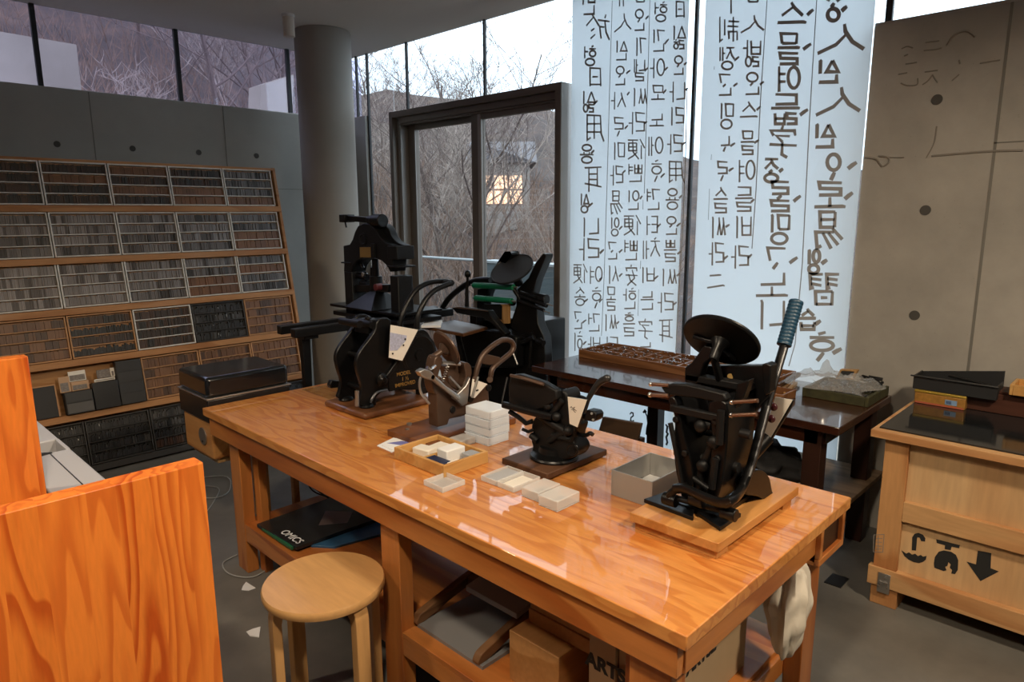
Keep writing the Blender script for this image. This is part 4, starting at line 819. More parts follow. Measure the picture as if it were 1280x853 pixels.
MB().cyl(D5(535,740,x=XB-.12), D5(570,832,x=XB-.12), .006).build('steel_rod', M['steel'], bp2)
MB().tube([at(697-0,466,x=XB-.14) if 0 else at(634,472,x=XB-.14), at(628,500,x=XB-.14), at(627,530,x=XB-.14)], .005, 6).build('steel_rod', M['steel'], bp2)
for a in ((725,675),(560,640),(545,415)):
    c = D5(*a, x=XB-.01); MB().cyl(c, c+Vector((-.02,0,0)), .022).build('boss', I, bp2, .003)
# ------------------------------------------------------------------ the two translucent banners with mirrored calligraphy
mbn, n, l, b = mat_base('translucent_banner'); n.remove(b)
d_ = n.new('ShaderNodeBsdfDiffuse'); d_.inputs[0].default_value = (.72, .77, .80, 1); t_ = n.new('ShaderNodeBsdfTranslucent'); t_.inputs[0].default_value = (.93, .965, .985, 1)
x_ = n.new('ShaderNodeMixShader'); x_.inputs[0].default_value = .72; l.new(d_.outputs[0], x_.inputs[1]); l.new(t_.outputs[0], x_.inputs[2]); l.new(x_.outputs[0], n['Material Output'].inputs[0]); M['banner'] = mbn
M['letter'] = plain('grey_lettering', (.37, .38, .395), .8)
BX = XW-.012
JM = {'ㄱ': [[(0,.05),(1,0),(.85,1)]], 'ㄴ': [[(0,0),(0,.95),(1,1)]], 'ㄷ': [[(1,0),(0,.05),(0,.95),(1,1)]], 'ㄹ': [[(0,.05),(1,0),(.95,.48),(.05,.52),(.05,.98),(1,1)]], 'ㅁ': [[(0,0),(.06,1)],[(0,.03),(1,0),(.92,.95)],[(.06,.95),(.92,.95)]],
 'ㅂ': [[(0,0),(.05,1),(.95,1),(1,0)],[(.03,.5),(.97,.5)]], 'ㅅ': [[(.55,0),(.4,.4),(0,1)],[(.45,.35),(1,1)]], 'ㅇ': ['o'], 'ㅈ': [[(0,0),(1,0)],[(.55,0),(.35,.6),(0,1)],[(.5,.3),(1,1)]], 'ㅊ': [[(.4,-.25),(.6,-.12)],[(0,0),(1,0)],[(.55,0),(.35,.6),(0,1)],[(.5,.3),(1,1)]],
 'ㅌ': [[(1,0),(0,0),(.05,1),(1,1)],[(.03,.5),(.95,.5)]], 'ㅍ': [[(0,0),(1,0)],[(.3,0),(.3,1)],[(.7,0),(.7,1)],[(0,1),(1,1)]], 'ㅎ': [[(.35,-.12),(.65,0)],[(0,.2),(1,.2)],'h'], 'ㅿ': [[(.5,0),(1,1),(0,1),(.5,0)]],
 'ㅣ': [[(.6,0),(.5,.1),(.55,1)]], 'ㅏ': [[(.3,0),(.35,1)],[(.35,.5),(1,.5)]], 'ㅓ': [[(.8,0),(.8,1)],[(0,.45),(.8,.45)]], 'ㅕ': [[(.8,0),(.8,1)],[(0,.3),(.8,.3)],[(0,.6),(.8,.6)]], 'ㅔ': [[(.45,0),(.45,1)],[(.95,0),(.95,1)],[(0,.45),(.45,.45)]], 'ㅡ': [[(0,.5),(.1,.42),(1,.5)]], 'ㅗ': [[(.5,0),(.5,1)],[(0,1),(.1,.95),(1,1)]], 'ㅜ': [[(0,0),(1,.03)],[(.5,0),(.5,1)]],
 'ㅛ': [[(.3,0),(.3,1)],[(.7,0),(.7,1)],[(0,1),(1,1)]], 'ㅠ': [[(0,0),(1,0)],[(.3,0),(.3,1)],[(.7,0),(.7,1)]], 'ㆍ': ['d'],
 '人': [[(.42,0),(.4,.25),(.25,.6),(0,.85)],[(.40,.38),(.6,.7),(1,1)]], '日': [[(.1,0),(.06,1)],[(.1,.03),(.95,0),(.95,1)],[(.3,.48),(.75,.48)],[(.06,.9),(.95,.9)]], '用': [[(.2,0),(.15,.7),(0,1)],[(.2,.02),(.95,0),(.95,.95),(.75,.85)],[(.18,.33),(.95,.33)],[(.17,.64),(.95,.64)],[(.55,.02),(.55,.9)]],
 '耳': [[(0,0),(1,.03)],[(.25,.03),(.25,.75)],[(.75,.03),(.75,1)],[(.25,.28),(.75,.28)],[(.25,.5),(.75,.5)],[(0,.8),(.3,.75),(1,.66)]], '便': [[(.28,0),(.0,.45)],[(.2,.3),(.2,1)],[(.4,.05),(1,.05)],[(.48,.2),(.95,.2),(.95,.58),(.48,.58),(.48,.2)],[(.48,.39),(.95,.39)],[(.72,.05),(.68,.65),(.35,1)],[(.45,.65),(.7,.85),(1,1)]],
 '易': [[(.25,0),(.28,.42)],[(.25,0),(.8,0),(.78,.42),(.28,.42)],[(.27,.21),(.78,.21)],[(.35,.45),(.0,.75)],[(.3,.55),(.95,.55),(.9,.98),(.75,.92)],[(.5,.57),(.15,.9)],[(.7,.57),(.4,1)]], '字': [[(.5,-.02),(.55,.1)],[(.05,.3),(.08,.14),(.95,.14),(.85,.3)],[(.25,.32),(.75,.3),(.52,.5)],[(.52,.5),(.55,.9),(.35,1)],[(0,.62),(1,.58)]],
 '安': [[(.5,0),(.55,.1)],[(.05,.32),(.08,.16),(.95,.16),(.88,.32)],[(.45,.25),(.25,.65),(.85,1)],[(.75,.45),(.6,.75),(.1,1)],[(0,.52),(1,.5)]], '於': [[(.15,.0),(.2,.15)],[(0,.28),(.5,.22)],[(.2,.25),(.15,.7),(.0,1)],[(.22,.5),(.42,.48),(.36,.95)],[(.75,0),(.45,.45)],[(.7,.12),(1,.45)],[(.65,.55),(.8,.65)],[(.62,.78),(.82,.95)]],
 '習': [[(0,0),(.42,0),(.40,.45),(.3,.42)],[(.05,.18),(.4,.14)],[(.05,.36),(.4,.3)],[(.55,0),(.98,0),(.96,.45),(.85,.42)],[(.6,.18),(.95,.14)],[(.6,.36),(.95,.3)],[(.22,.55),(.25,1)],[(.22,.55),(.8,.55),(.78,1)],[(.4,.75),(.62,.75)],[(.25,.96),(.78,.96)]],
 '制': [[(0,.2),(.55,.18)],[(.05,.4),(.6,.38)],[(.1,.6),(.1,.95)],[(.1,.6),(.55,.6),(.52,.9)],[(.3,0),(.3,1)],[(.75,.1),(.75,.75)],[(1,0),(1,1),(.85,.9)]], '二': [[(.2,.0),(.3,.0),(.85,.05)],[(0,.85),(.1,.8),(1,1)]]}
class Lettering:
    def __init__(s, thick=.0012): s.mb = MB(); s.t = thick
    def ribbon(s, pts, w, closed=False):                    # pts are (y, z) on the banner
        P = [Vector((0, y, z)) for y, z in pts]; n_ = len(P); L, Rr = [], []
        for i in range(n_):
            a = P[(i-1) % n_] if (i or closed) else P[0]; c = P[(i+1) % n_] if (i < n_-1 or closed) else P[-1]
            t1 = (P[i]-a); t2 = (c-P[i]); t1 = t1.normalized() if t1.length > 1e-9 else t2.normalized(); t2 = t2.normalized() if t2.length > 1e-9 else t1
            m_ = (t1+t2); m_ = m_.normalized() if m_.length > 1e-6 else t1; nn = Vector((0, -m_.z, m_.y)); k = min(1.7, 1/max(.35, m_.dot(t1)))
            ww = w*.5*k*(1 if closed else (.75 if i == 0 else .95 if i == n_-1 else 1)); L.append(P[i]+nn*ww); Rr.append(P[i]-nn*ww)
        rng = range(n_ if closed else n_-1); vs = []; fs = []
        for off in (BX-.0006, BX-.0006-s.t): vs += [Vector((off, p.y, p.z)) for p in L] + [Vector((off, p.y, p.z)) for p in Rr]
        N = 2*n_
        for i in rng:
            j = (i+1) % n_; fs += [(N+i, N+j, N+n_+j, N+n_+i), (i, n_+i, n_+j, j), (i, j, N+j, N+i), (n_+i, N+n_+i, N+n_+j, n_+j)]
        s.mb.add(vs, fs)
    def pt(s, box, x, y):
        x0, y0, x1, y1 = box; p = at(x0+(x1-x0)*x, y0+(y1-y0)*y, x=BX); return (p.y, p.z)
    def jamo(s, ch, box, w):                                 # box in the photograph; the sheet is read from behind, so every letter is mirrored
        for st in JM[ch]:
            if st == 'o' or st == 'h':
                y0 = .38 if st == 'h' else 0; s.ribbon([s.pt(box, .5+.46*math.cos(a*PI/9), y0+(1-y0)*(.5+.5*math.sin(a*PI/9))) for a in range(18)], w, True)
            elif st == 'd': s.ribbon([s.pt(box, .9, .0), s.pt(box, .55, .45), s.pt(box, .1, 1)], w*1.15)
            else: s.ribbon([s.pt(box, 1-x, y) for x, y in st], w)
    def sub(s, B, x0, y0, x1, y1): return (B[0]+(B[2]-B[0])*x0, B[1]+(B[3]-B[1])*y0, B[0]+(B[2]-B[0])*x1, B[1]+(B[3]-B[1])*y1)
    def row(s, chs, B, w):
        k = len(chs)
        for i, c in enumerate(chs): s.jamo(c, s.sub(B, 1-(i+1)/k+.04*(k > 1), 0, 1-i/k-.04*(k > 1), 1), w)
    def syl(s, B, t, w, tone=None):
        p = t.split('.'); i, v, f = p[0], (p[1] if len(p) > 1 else ''), (p[2] if len(p) > 2 else '')
        if not v: s.row(i, B, w)
        elif v in 'ㅣㅏㅓㅕㅔ':
            y = .56 if f else .9; s.row(i, s.sub(B, .45, .03, 1, y*.95), w); s.jamo(v, s.sub(B, 0, 0, .36, .62 if f else 1), w)
        elif v == 'ㆍ':
            s.row(i, s.sub(B, .15, 0, .9, .42 if f else .6), w); s.jamo(v, s.sub(B, .35, .47 if f else .68, .6, .6 if f else .98), w)
        else:
            s.row(i, s.sub(B, .15, 0, .88, .34 if f else .5), w); s.jamo(v, s.sub(B, 0, .40 if f else .58, 1, .54 if f else .96), w)
        if f: s.row(f, s.sub(B, .1, .64, .92, 1), w)
        if tone: s.ribbon([s.pt(tone, 1, 0), s.pt(tone, .5, .45), s.pt(tone, 0, 1)], w*1.2)
def put(lt, txt, w):
    for e in txt.strip().split('\n'):
        q_ = e.split(); B = [float(k) for k in q_[1:5]]; lt.syl((B[0], B[2], B[1], B[3]), q_[0], w, tuple(float(k) for k in (q_[5], q_[7], q_[6], q_[8])) if len(q_) > 5 else None)
def banner(name, y0, y1, label):
    t = thing(name, label, 'banner', (BX, (y0+y1)/2, .03)); MB().box(BX, BX+.001, y0, y1, .03, CZ).build('cloth_sheet', M['banner'], t); return t
b1 = banner('hanging_banner', 2.148, 2.992, 'left translucent white banner with small mirrored grey calligraphy, next to the door')
b2 = banner('hanging_banner', 1.168, 2.046, 'right translucent white banner with larger mirrored calligraphy, next to the concrete wall')
L1 = Lettering()
put(L1, """ㅂ.ㅕ.ㄴ 728 744 -14 18
於 733 762 18 50
ㅎ.ㅓ.ㅇ 730 745 58 82
日 737 752 85 108
ㅿ.ㅣ.ㄹㆆ 727 744 114 140 742 747 126 131
用 733 755 144 177
ㅇ.ㅛ.ㅇ 725 742 181 204 739 743 188 192
耳 731 752 209 240
ㅿ.ㅣ.ㅇ 725 736 242 266 735 741 254 259""".replace('ㄹㆆ','ㄹㅇ'), .0125)
put(L1, """ㄴ.ㅣ 727 748 272 296
ㄹ.ㅏ 724 749 298 326 750 755 312 317""", .0125)
put(L1, """便 717 734 330 354
ㅇ.ㅕ 737 753 333 355 749 753 347 350
ㅅ.ㅗ.ㅇ 718 732 359 382 730 735 374 378
ㅎ.ㆍ 738 753 361 386 749 753 374 378
ㄱ.ㆍ.ㄴ 717 728 390 411 728 733 400 404
ㄱ.ㅓ.ㄴ 735 750 392 414
ㅎ.ㅣ 717 728 416 439 729 733 427 431
ㅂ.ㅏ 735 750 421 440
ㅠ 771 783 -6 8
人 768 789 17 40
ㅿ.ㅣ.ㄴ 769 784 51 75
ㅇ.ㆍ.ㄴ 768 782 83 106 783 788 88 92
ㅅ.ㅏ 764 782 115 137 784 787 115 119
ㄹ.ㆍ 766 781 147 171 781 785 157 161
ㅁ.ㅣ 766 781 178 200
ㄹ.ㅏ 763 779 207 232 778 782 213 217
易 763 778 239 268
ㅇ.ㅣ.ㅇ 763 774 272 295 774 778 283 287
ㄱ.ㆍ.ㄴ 759 772 303 324 774 778 312 316
ㅅ.ㅣ 760 773 332 355 774 778 342 346
ㅁ.ㅗ.ㄹ 758 770 359 388
ㅆ.ㅣ 755 771 393 414 771 774 402 405
ㄷ.ㅏ 755 772 421 440
ㅁ 795 806 -10 3
ㅇ.ㆍ.ㄴ 792 806 12 38 807 811 20 24
ㄱ.ㅣ 794 808 47 70
ㄴ.ㅐ.ㄹ 793 806 74 101 806 810 85 89
ㅆ.ㅣ 790 809 110 133
ㄹ.ㅏ 786 806 140 168 805 809 152 155
便 785 806 174 199
ㅃ.ㅕ.ㄴ 785 803 205 227
ㅇ.ㅣ.ㄴ 784 799 238 262 800 803 245 249
便 780 801 269 294
ㅃ.ㅕ.ㄴ 780 797 300 325
安 782 797 331 357
ㅎ.ㅏ.ㄴ 779 795 361 386
ㅎ.ㅡ.ㄹ 779 794 392 420
ㅎ.ㅓ.ㅇ 818 834 3 27
ㄱ.ㅣ.ㄴ 815 831 37 64 831 836 49 55
ㅇ.ㅏ 813 831 73 98 831 835 84 88
ㅁ.ㅗ 814 831 107 125 829 833 112 117
ㄴ.ㅗ 812 830 142 158
ㅇ.ㅔ 811 829 171 195
ㅎ.ㆍ 812 829 202 228 826 831 217 222
ㄱ.ㅕ.ㄴ 808 825 236 262
ㅌ.ㅓ 808 822 270 294 821 826 280 285
ㅊ.ㅔ 804 825 301 324
ㅂ.ㅣ 801 818 334 354 818 823 345 349
ㄴ.ㅡ.ㄴ 801 817 364 387
字 798 816 399 424
ㄴ.ㅡ 798 815 428 440
日 845 856 2 22
ㅿ.ㅣ.ㄹㅎ 840 857 32 61
ㅇ.ㆍ.ㄴ 841 855 70 93 855 859 78 81
ㄴ.ㅏ 837 856 102 128 857 860 110 113
ㄹ.ㅣ 837 855 134 157
ㄹ.ㅏ 834 853 168 193 853 857 178 181
用 836 856 202 229
ㅇ.ㅛ.ㅇ 832 849 236 262 849 853 244 248
ㅇ.ㆍ.ㄴ 831 847 271 293 846 851 279 283
ㅃ.ㅡ.ㄹ 830 846 300 327 847 851 314 318
ㅆ.ㅣ 826 846 336 358 846 850 342 345
ㄹ.ㅏ 822 842 366 391 842 846 378 381
耳 824 841 400 428""".replace('ㅐ','ㅔ').replace('ㅃ','ㅂㅂ').replace('ㅆ','ㅅㅅ'), .0096)
L1.mb.build('mirrored_lettering', M['letter'], b1)
RL = Lettering()
for pts, w in (([(765.4,1),(762,118),(759,230),(755.5,340),(752,420)], .004), ([(812.5,0),(810,98),(808,152),(805.5,242)], .004), ([(804,250),(803.8,262)], .003), ([(801,326),(800.6,336)], .003), ([(798.5,362),(797.5,395)], .003), ([(859,110),(857,200),(854,276),(850.5,340),(845,437)], .006), ([(863,3),(862,26)], .003), ([(861,62),(860.5,72)], .003)):
    RL.ribbon([(at(u, v, x=BX).y, at(u, v, x=BX).z) for u, v in pts], w)
RL.mb.build('ruled_lines', M['letter'], b1)
L2 = Lettering()
put(L2, """ㅈ.ㆍ.ㅇ 1032 1051 -16 26 1052 1059 8 14
人 1022 1080 30 67
ㅿ.ㅣ.ㄴ 1021 1048 75 103
人 1020 1075 109 144
ㅿ.ㅣ.ㄴ 1017 1043 155 184
ㅇ.ㆍ 1030 1053 193 226 1060 1071 203 211
ㄹ.ㅗ 1018 1057 228 260 1056 1066 241 249
易 1018 1053 265 311
ㅇ.ㅣ.ㅇ 1009 1025 312 342 1027 1034 325 330
習 1012 1049 343 382
ㅅ.ㅡ.ㅂ 999 1020 386 412 1019 1026 401 406
ㅎ.ㆍ 1006 1047 418 452 1041 1052 436 442""", .0185)
L2.mb.build('mirrored_lettering', M['letter'], b2); L2 = Lettering()
put(L2, """ㅅ.ㅡ 972 1008 3 36 1009 1017 12 19
ㅁ.ㅡ.ㄹ 972 1000 42 80 1004 1014 55 62
ㅇ.ㅕ 972 1000 83 115
ㄷ.ㅡ.ㄹㅂ 964 1000 118 155 1000 1010 137 144
字 962 996 158 197
ㅈ.ㆍ.ㅇ 953 975 199 228 974 979 211 215
ㄹ.ㆍ.ㄹ 961 989 227 264 992 1001 245 252
ㅁ.ㅣ.ㅇ 961 987 268 305
ㄱ.ㆍ 955 985 310 337 987 997 322 329
ㄴ.ㅗ 945 985 341 371
ㄴ.ㅣ 947 980 375 412""", .0165)
L2.mb.build('mirrored_lettering', M['letter'], b2); L2 = Lettering()
put(L2, """ㅁ 935 948 -10 3
人 926 955 19 41
ㅂ.ㅏ.ㄹㆆ 929 951 50 83
ㅇ.ㆍ.ㄴ 930 950 91 118 950 955 102 106
ㅅ.ㅡ 925 947 127 152 946 951 133 138
ㅁ.ㅡ.ㄹ 926 943 164 193 943 949 175 179
ㅇ.ㅕ 923 944 200 228
ㄷ.ㅡ.ㄹ 919 941 234 264 939 943 249 253
ㅂ.ㅣ 918 939 270 298
ㄹ.ㅏ 914 936 307 336 935 940 318 323
""".replace('ㆆ','ㅇ'), .0108)
L2.mb.build('mirrored_lettering', M['letter'], b2); L2 = Lettering()
put(L2, """ㅜ 905 923 -8 17
制 900 924 21 52
ㅈ.ㅔ.ㅇ 900 918 59 87 918 924 71 76
ㄱ.ㆍ.ㄴ 897 915 93 119 917 922 104 108
ㅁ.ㅣ.ㅇ 899 917 129 161
ㄴ.ㆍ 899 913 170 190 913 919 179 183
ㄹ.ㆍ 895 911 202 227 911 917 210 214
ㅅ.ㅡ.ㄹ 892 910 234 266
ㅅㅅ.ㅣ 888 907 271 298 907 912 281 284
ㄹ.ㅏ 886 905 303 332 905 910 320 324
二 884 906 344 360""".replace('ㆆ','ㅇ'), .0108)
L2.mb.build('mirrored_lettering', M['letter'], b2)
RL = Lettering()
for pts, w in (([(1021,0),(1012,150),(1003,330),(994,430),(986,458)], .005), ([(959,0),(951,120),(945,240),(940,311)], .005), ([(887,236),(885.5,275)], .003), ([(893,83),(892.8,87)], .003), ([(889.5,193),(889,200)], .003)):
    RL.ribbon([(at(u, v, x=BX).y, at(u, v, x=BX).z) for u, v in pts], w)
RL.mb.build('ruled_lines', M['letter'], b2)
LK = Lettering(); ZB = lambda pts: [(at(700+x/7.11, 480+y/7.11, x=BX).y, at(700+x/7.11, 480+y/7.11, x=BX).z) for x, y in pts]
for pts, w in (([(622,270),(635,255),(650,260),(652,285),(632,300),(628,325),(645,335),(658,325)], .009), ([(740,258),(755,240),(768,255)], .016), ([(755,245),(775,290),(790,295),(805,285)], .010), ([(775,295),(785,350),(775,400),(770,445),(790,460),(795,500),(805,515)], .014), ([(800,330),(805,380),(800,440),(815,485)], .011), ([(940,360),(955,380),(948,430),(960,445),(945,475),(955,520),(945,545)], .013), ([(1000,510),(1003,545)], .008)): LK.ribbon(ZB(pts), w)
LK.mb.build('brush_marks', M['blackink'], b1)
# ------------------------------------------------------------------ things on the worktable
def box_tray(mb, x0, x1, y0, y1, z0, z1, w, floor=.004):
    return mb.box(x0,x1,y0,y0+w,z0,z1).box(x0,x1,y1-w,y1,z0,z1).box(x0,x0+w,y0+w,y1-w,z0,z1).box(x1-w,x1,y0+w,y1-w,z0,z1).box(x0+w,x1-w,y0+w,y1-w,z0,z0+floor)
gs = MB().box(1.63, 2.02, 2.70+.03, 3.06, TZ, TZ+.004); o = gs.build('glass_sheet', M['sheetglass'], None, .001); tag(o, 'clear sheet of glass with green edge behind the gold-lettered press', 'glass sheet')
# grey metal box
alu = plain('grey_metal_box', (.36, .35, .33), .42, .35); t = thing('metal_box', 'open grey metal box with a round hole, beside the tall lever press', 'box', (1.76, 1.10, TZ))
box_tray(MB(), 1.645, 1.86, 1.03, 1.178, TZ, .822, .004).build('shell', alu, t, .001); MB().box(1.651, 1.854, 1.036, 1.172, TZ+.005, TZ+.008).build('liner', plain('white_liner', (.7,.7,.7), .5), t)
MB().cyl((1.72,1.075,TZ+.008), (1.72,1.075,TZ+.016), .016).build('black_plug', M['black'], t)
# wooden tray with soaps of type cleaner
t = thing('wooden_tray', 'shallow pale wooden tray holding small blocks in front of the brown press', 'tray', (1.47, 1.79, TZ)); tw_ = wood('pale_tray_wood', (.68, .38, .13), (.60, .30, .09), 'x', 1, .45, .1, 4)
box_tray(MB(), 1.372, 1.575, 1.655, 1.93, TZ, .783, .012, .01).build('tray_box', tw_, t, .002); MB().box(1.384,1.563,1.785,1.793,TZ+.01,.775).build('divider', tw_, t)
def small_block(x, y, a, sx, sy, h, name, label, cat, mat, z=TZ+.01, r=.004):
    h += .012; r = min(r, h*.3)
    c, s = math.cos(a), math.sin(a); P = [(x+c*i*sx/2-s*j*sy/2, y+s*i*sx/2+c*j*sy/2, z) for i, j in ((-1,-1),(1,-1),(1,1),(-1,1))]
    o = MB().prism(P, (0,0,h)).build(name, mat, None, r, 2); return tag(o, label, cat)
small_block(1.490, 1.755, .0, .085, .125-.07, .034, 'white_block', 'large white rounded block in the middle of the wooden tray', 'block', M['white'])
small_block(1.455, 1.86, .2, .05, .075, .016, 'cream_block', 'cream block at the left of the wooden tray', 'block', M['card'])
small_block(1.412, 1.735, .0, .045, .09, .014, 'dark_blue_block', 'flat dark navy block at the front of the wooden tray', 'block', plain('navy', (.014,.02,.06), .4))
small_block(1.53, 1.69, .0, .05, .06, .018, 'grey_block', 'grey block at the right corner of the wooden tray', 'block', plain('grey_block', (.32,.33,.35), .5))
small_block(1.52, 1.84, .1, .07, .085, .010, 'wooden_block', 'pale wooden slip at the back of the tray', 'block', M['card'])
small_block(1.44, 1.685, .0, .05, .03, .012, 'cream_block', 'narrow cream slip between the navy and grey blocks', 'block', M['card'])
# paper leaflets
pr = plain('blue_printed_leaflet', (.16, .17, .42), .7)
for k, (dx, dy, lab) in enumerate(((0, 0, 'lower white leaflet sticking out left of the wooden tray'), (.012, -.012, 'upper white leaflet with a blue picture, left of the wooden tray'))):
    P = [Vector((x+dx, y+dy, TZ+.0005+k*.0022)) for x, y in ((1.405,2.085),(1.545,2.13),(1.54,2.02),(1.40,1.985))]; t = MB().prism(P, (0,0,.002)).build('leaflet', M['white']); tag(t, lab, 'paper')
    if k: MB().prism([P[0].lerp(P[2], f)+Vector((0,g,.002)) for f, g in ((.2,.015),(.6,.02),(.75,-.015),(.35,-.03))], (0,0,.0004)).build('blue_picture', pr, t)
# plastic boxes
def lid_box(x0, x1, y0, y1, h, label, mat=None, z=TZ, name='plastic_box', rot=0.0):
    t = thing(name, label, 'box', ((x0+x1)/2, (y0+y1)/2, z)); MB().box(x0,x1,y0,y1,z,z+h*.12).build('base', mat or M['milky'], t, .002, 2); MB().box(x0,x1,y0,y1,z+h*.12,z+h).build('lid', mat or M['milky'], t, .003, 2); return t
fr = thin_plastic('clear_plastic', (.86, .84, .82), .5)
sx0, sx1, sy0, sy1 = 1.69, 1.80, 1.775, 1.91
for k, w in enumerate(('bottom', 'second', 'third', 'top')):
    lid_box(sx0+.003*(k % 2), sx1+.003*(k % 2), sy0-.002*k, sy1-.002*k, .0325, f'{w} white plastic box of the stack behind the wooden tray', M['frost'] if k < 3 else M['milky'], TZ+.034*k)
lid_box(1.60, 1.685, 1.84, 1.92, .026, 'single flat frosted box left of the white box stack', fr)
lid_box(1.445, 1.55, 1.302, 1.372, .03, 'left of the two frosted boxes at the middle of the table', fr); lid_box(1.43, 1.535, 1.213, 1.288, .034, 'right of the two frosted boxes at the middle of the table', fr)
t = thing('box_lid', 'empty clear plastic lid lying alone near the table edge', 'lid', (1.34, 1.61, TZ)); box_tray(MB(), 1.29, 1.385, 1.565, 1.66, TZ, TZ+.018, .003, .003).build('lid_shell', fr, t, .001)
t = thing('sample_box', 'open plastic box in two halves, one grey and one holding a cream card', 'box', (1.51, 1.48, TZ)); box_tray(MB(), 1.445, 1.57, 1.482, 1.555, TZ, TZ+.018, .003, .003).build('left_half', fr, t, .001); box_tray(MB(), 1.445, 1.57, 1.405, 1.478, TZ, TZ+.018, .003, .003).build('right_half', fr, t, .001)
MB().box(1.452,1.563,1.489,1.548,TZ+.003,TZ+.012).build('grey_insert', plain('grey_insert', (.40,.40,.41), .6), t); MB().box(1.452,1.553,1.415,1.470,TZ+.003,TZ+.009).build('cream_insert', M['card'], t)
# ------------------------------------------------------------------ covered record player on its pine stand at the far end
t = thing('record_player', 'black record player with a smoky lid at the far end of the worktable', 'record player', (1.39, 3.29, .655))
MB().box(1.19, 1.60, 3.112, 3.46, .655, .765).build('plinth', M['black'], t, .006); MB().box(1.186, 1.604, 3.108, 3.464, .765, .772).build('trim_strip', M['steel'], t, .001)
MB().box(1.192, 1.596, 3.114, 3.455, .772, .868).build('dust_cover', M['smoke'], t, .018, 4)
t = thing('small_stand', 'pine box stand with a round metal disc under the record player', 'stand', (1.39, 3.29, 0)); px_ = wood('stand_pine', (.56,.27,.09), (.44,.18,.05), 'y', 1, .45, .1, 5)
MB().box(1.20, 1.62, 3.12, 3.45, .47, .655).build('box_body', px_, t, .012, 3); MB().cyl((1.199,3.22,.57), (1.194,3.22,.57), .042, n=28).build('metal_disc', M['steel'], t); MB().cyl((1.194,3.22,.545), (1.192,3.22,.545), .006).build('socket_hole', M['black'], t)
MB().box(1.225, 1.58, 3.14, 3.43, .445, .47).build('lower_panel', wood('stand_ply', (.62,.40,.18), (.55,.33,.13), 'y', 1, .5), t, .004)
for x, y in ((1.46,3.17),(1.53,3.42),(1.60,3.13)): MB().box(x-.016,x+.016,y-.016,y+.016,0,.445).build('leg', px_, t, .003)
wh = plain('white_cable', (.35,.35,.33), .5)
o = MB().tube(curve([(1.30,3.60,.006),(1.42,3.75,.006),(1.52,3.92,.006),(1.46,4.02,.006),(1.38,3.90,.008),(1.45,3.78,.012),(1.56,3.86,.006),(1.62,4.10,.006),(1.30,4.25,.006)], 6), .003, 6).build('white_cable', wh); tag(o, 'white cable coiled on the floor behind the far table leg', 'cable')
o = MB().tube(curve([(1.24,3.05,.006),(1.16,3.02,.006),(1.14,2.90,.006),(1.20,2.80,.006),(1.30,2.83,.006)], 6), .003, 6).build('white_cable', wh); tag(o, 'loop of white cable at the foot of the far table leg', 'cable')
t = thing('power_cord', 'black twisted cord hanging down to the magazines under the table', 'cord', (1.55, 2.95, .3))
for k in (0, 1): MB().tube(curve([(1.50+.02*k,3.02,.60),(1.53-.03*k,2.95,.50),(1.50+.03*k,2.90,.38),(1.56-.02*k,2.84,.30),(1.60+.02*k,2.78,.252)], 6), .0035, 6).build('strand', M['rubber'], t)
# ------------------------------------------------------------------ things on the lower shelf
SH = .240
def flat(name, pts, z, h, mat, label, cat, bev=.001): return tag(MB().prism([Vector((x,y,z)) for x, y in pts], (0,0,h)).build(name, mat, None, bev), label, cat)
mag = plain('dark_magazine_cover', (.018,.019,.02), .25, 0, .5, noise=.7, scale=25)
flat('magazine', [(1.30,2.44),(1.36,2.36),(1.62,2.30),(1.66,2.60),(1.45,2.68)], SH, .010, plain('blue_magazine_cover', (.03,.10,.20), .3), 'blue magazine lying under the dark one on the lower shelf', 'magazine')
m1 = flat('magazine', [(1.22,2.76),(1.235,2.44),(1.68,2.42),(1.66,2.78)], SH+.011, .016, mag, 'large dark magazine with white title lying on the lower shelf', 'magazine')
MB().box(1.222,1.232,2.46,2.76,SH+.0105,SH+.022).build('green_spine', plain('green_spine', (.02,.14,.06), .4), m1); MB().prism([(1.40,2.55,SH+.0272),(1.50,2.48,SH+.0272),(1.58,2.56,SH+.0272),(1.50,2.66,SH+.0272)], (0,0,.0005)).build('cover_picture', plain('cover_picture', (.17,.12,.11), .4), m1)
text_mesh('title', 'OMICS', M['white'], m1, (1.265, 2.535, SH+.0275), (0,-1,0), (1,0,0), .05, .0005, bold=.01)
o = MB().box(1.26, 1.98, 1.36, 1.68, SH, SH+.012).build('board', plain('grey_faced_board', (.20,.20,.205), .35)); tag(o, 'grey faced board lying flat on the lower shelf', 'board')
bk_ = wood('block_pine', (.52,.26,.095), (.42,.19,.06), 'x', 1.1, .5, 0, 5)
dkw = wood('old_runner', (.22,.11,.05), (.15,.07,.03), 'x', 1, .5)
fr_ = thing('drying_frame', 'old wooden frame with two rounded runners and a grey panel on the shelf', 'frame', (1.55, 1.5, SH))
for y0 in (1.672, 1.372):
    P = curve([Vector((x,y0,SH+z)) for x, z in ((1.255,.0125),(1.262,.035),(1.285,.048),(1.40,.075),(1.54,.105),(1.95,.17),(1.95,.125),(1.54,.065),(1.40,.04),(1.30,.0125))], 3, True)
    MB().prism(P, (0,.028,0)).build('runner', dkw, fr_, .003)
MB().prism([(1.41,1.36,SH+.10),(1.90,1.36,SH+.165),(1.90,1.60,SH+.165),(1.41,1.60,SH+.10)], (0,0,.02)).build('panel', plain('grey_panel', (.27,.28,.31), .45), fr_, .002)
MB().beam((1.50,1.40,SH+.075), (1.50,1.672,SH+.075), .03, .04).build('cross_bar', dkw, fr_, .002); MB().beam((1.84,1.40,SH+.13), (1.84,1.672,SH+.13), .03, .05).build('cross_bar', dkw, fr_, .002)
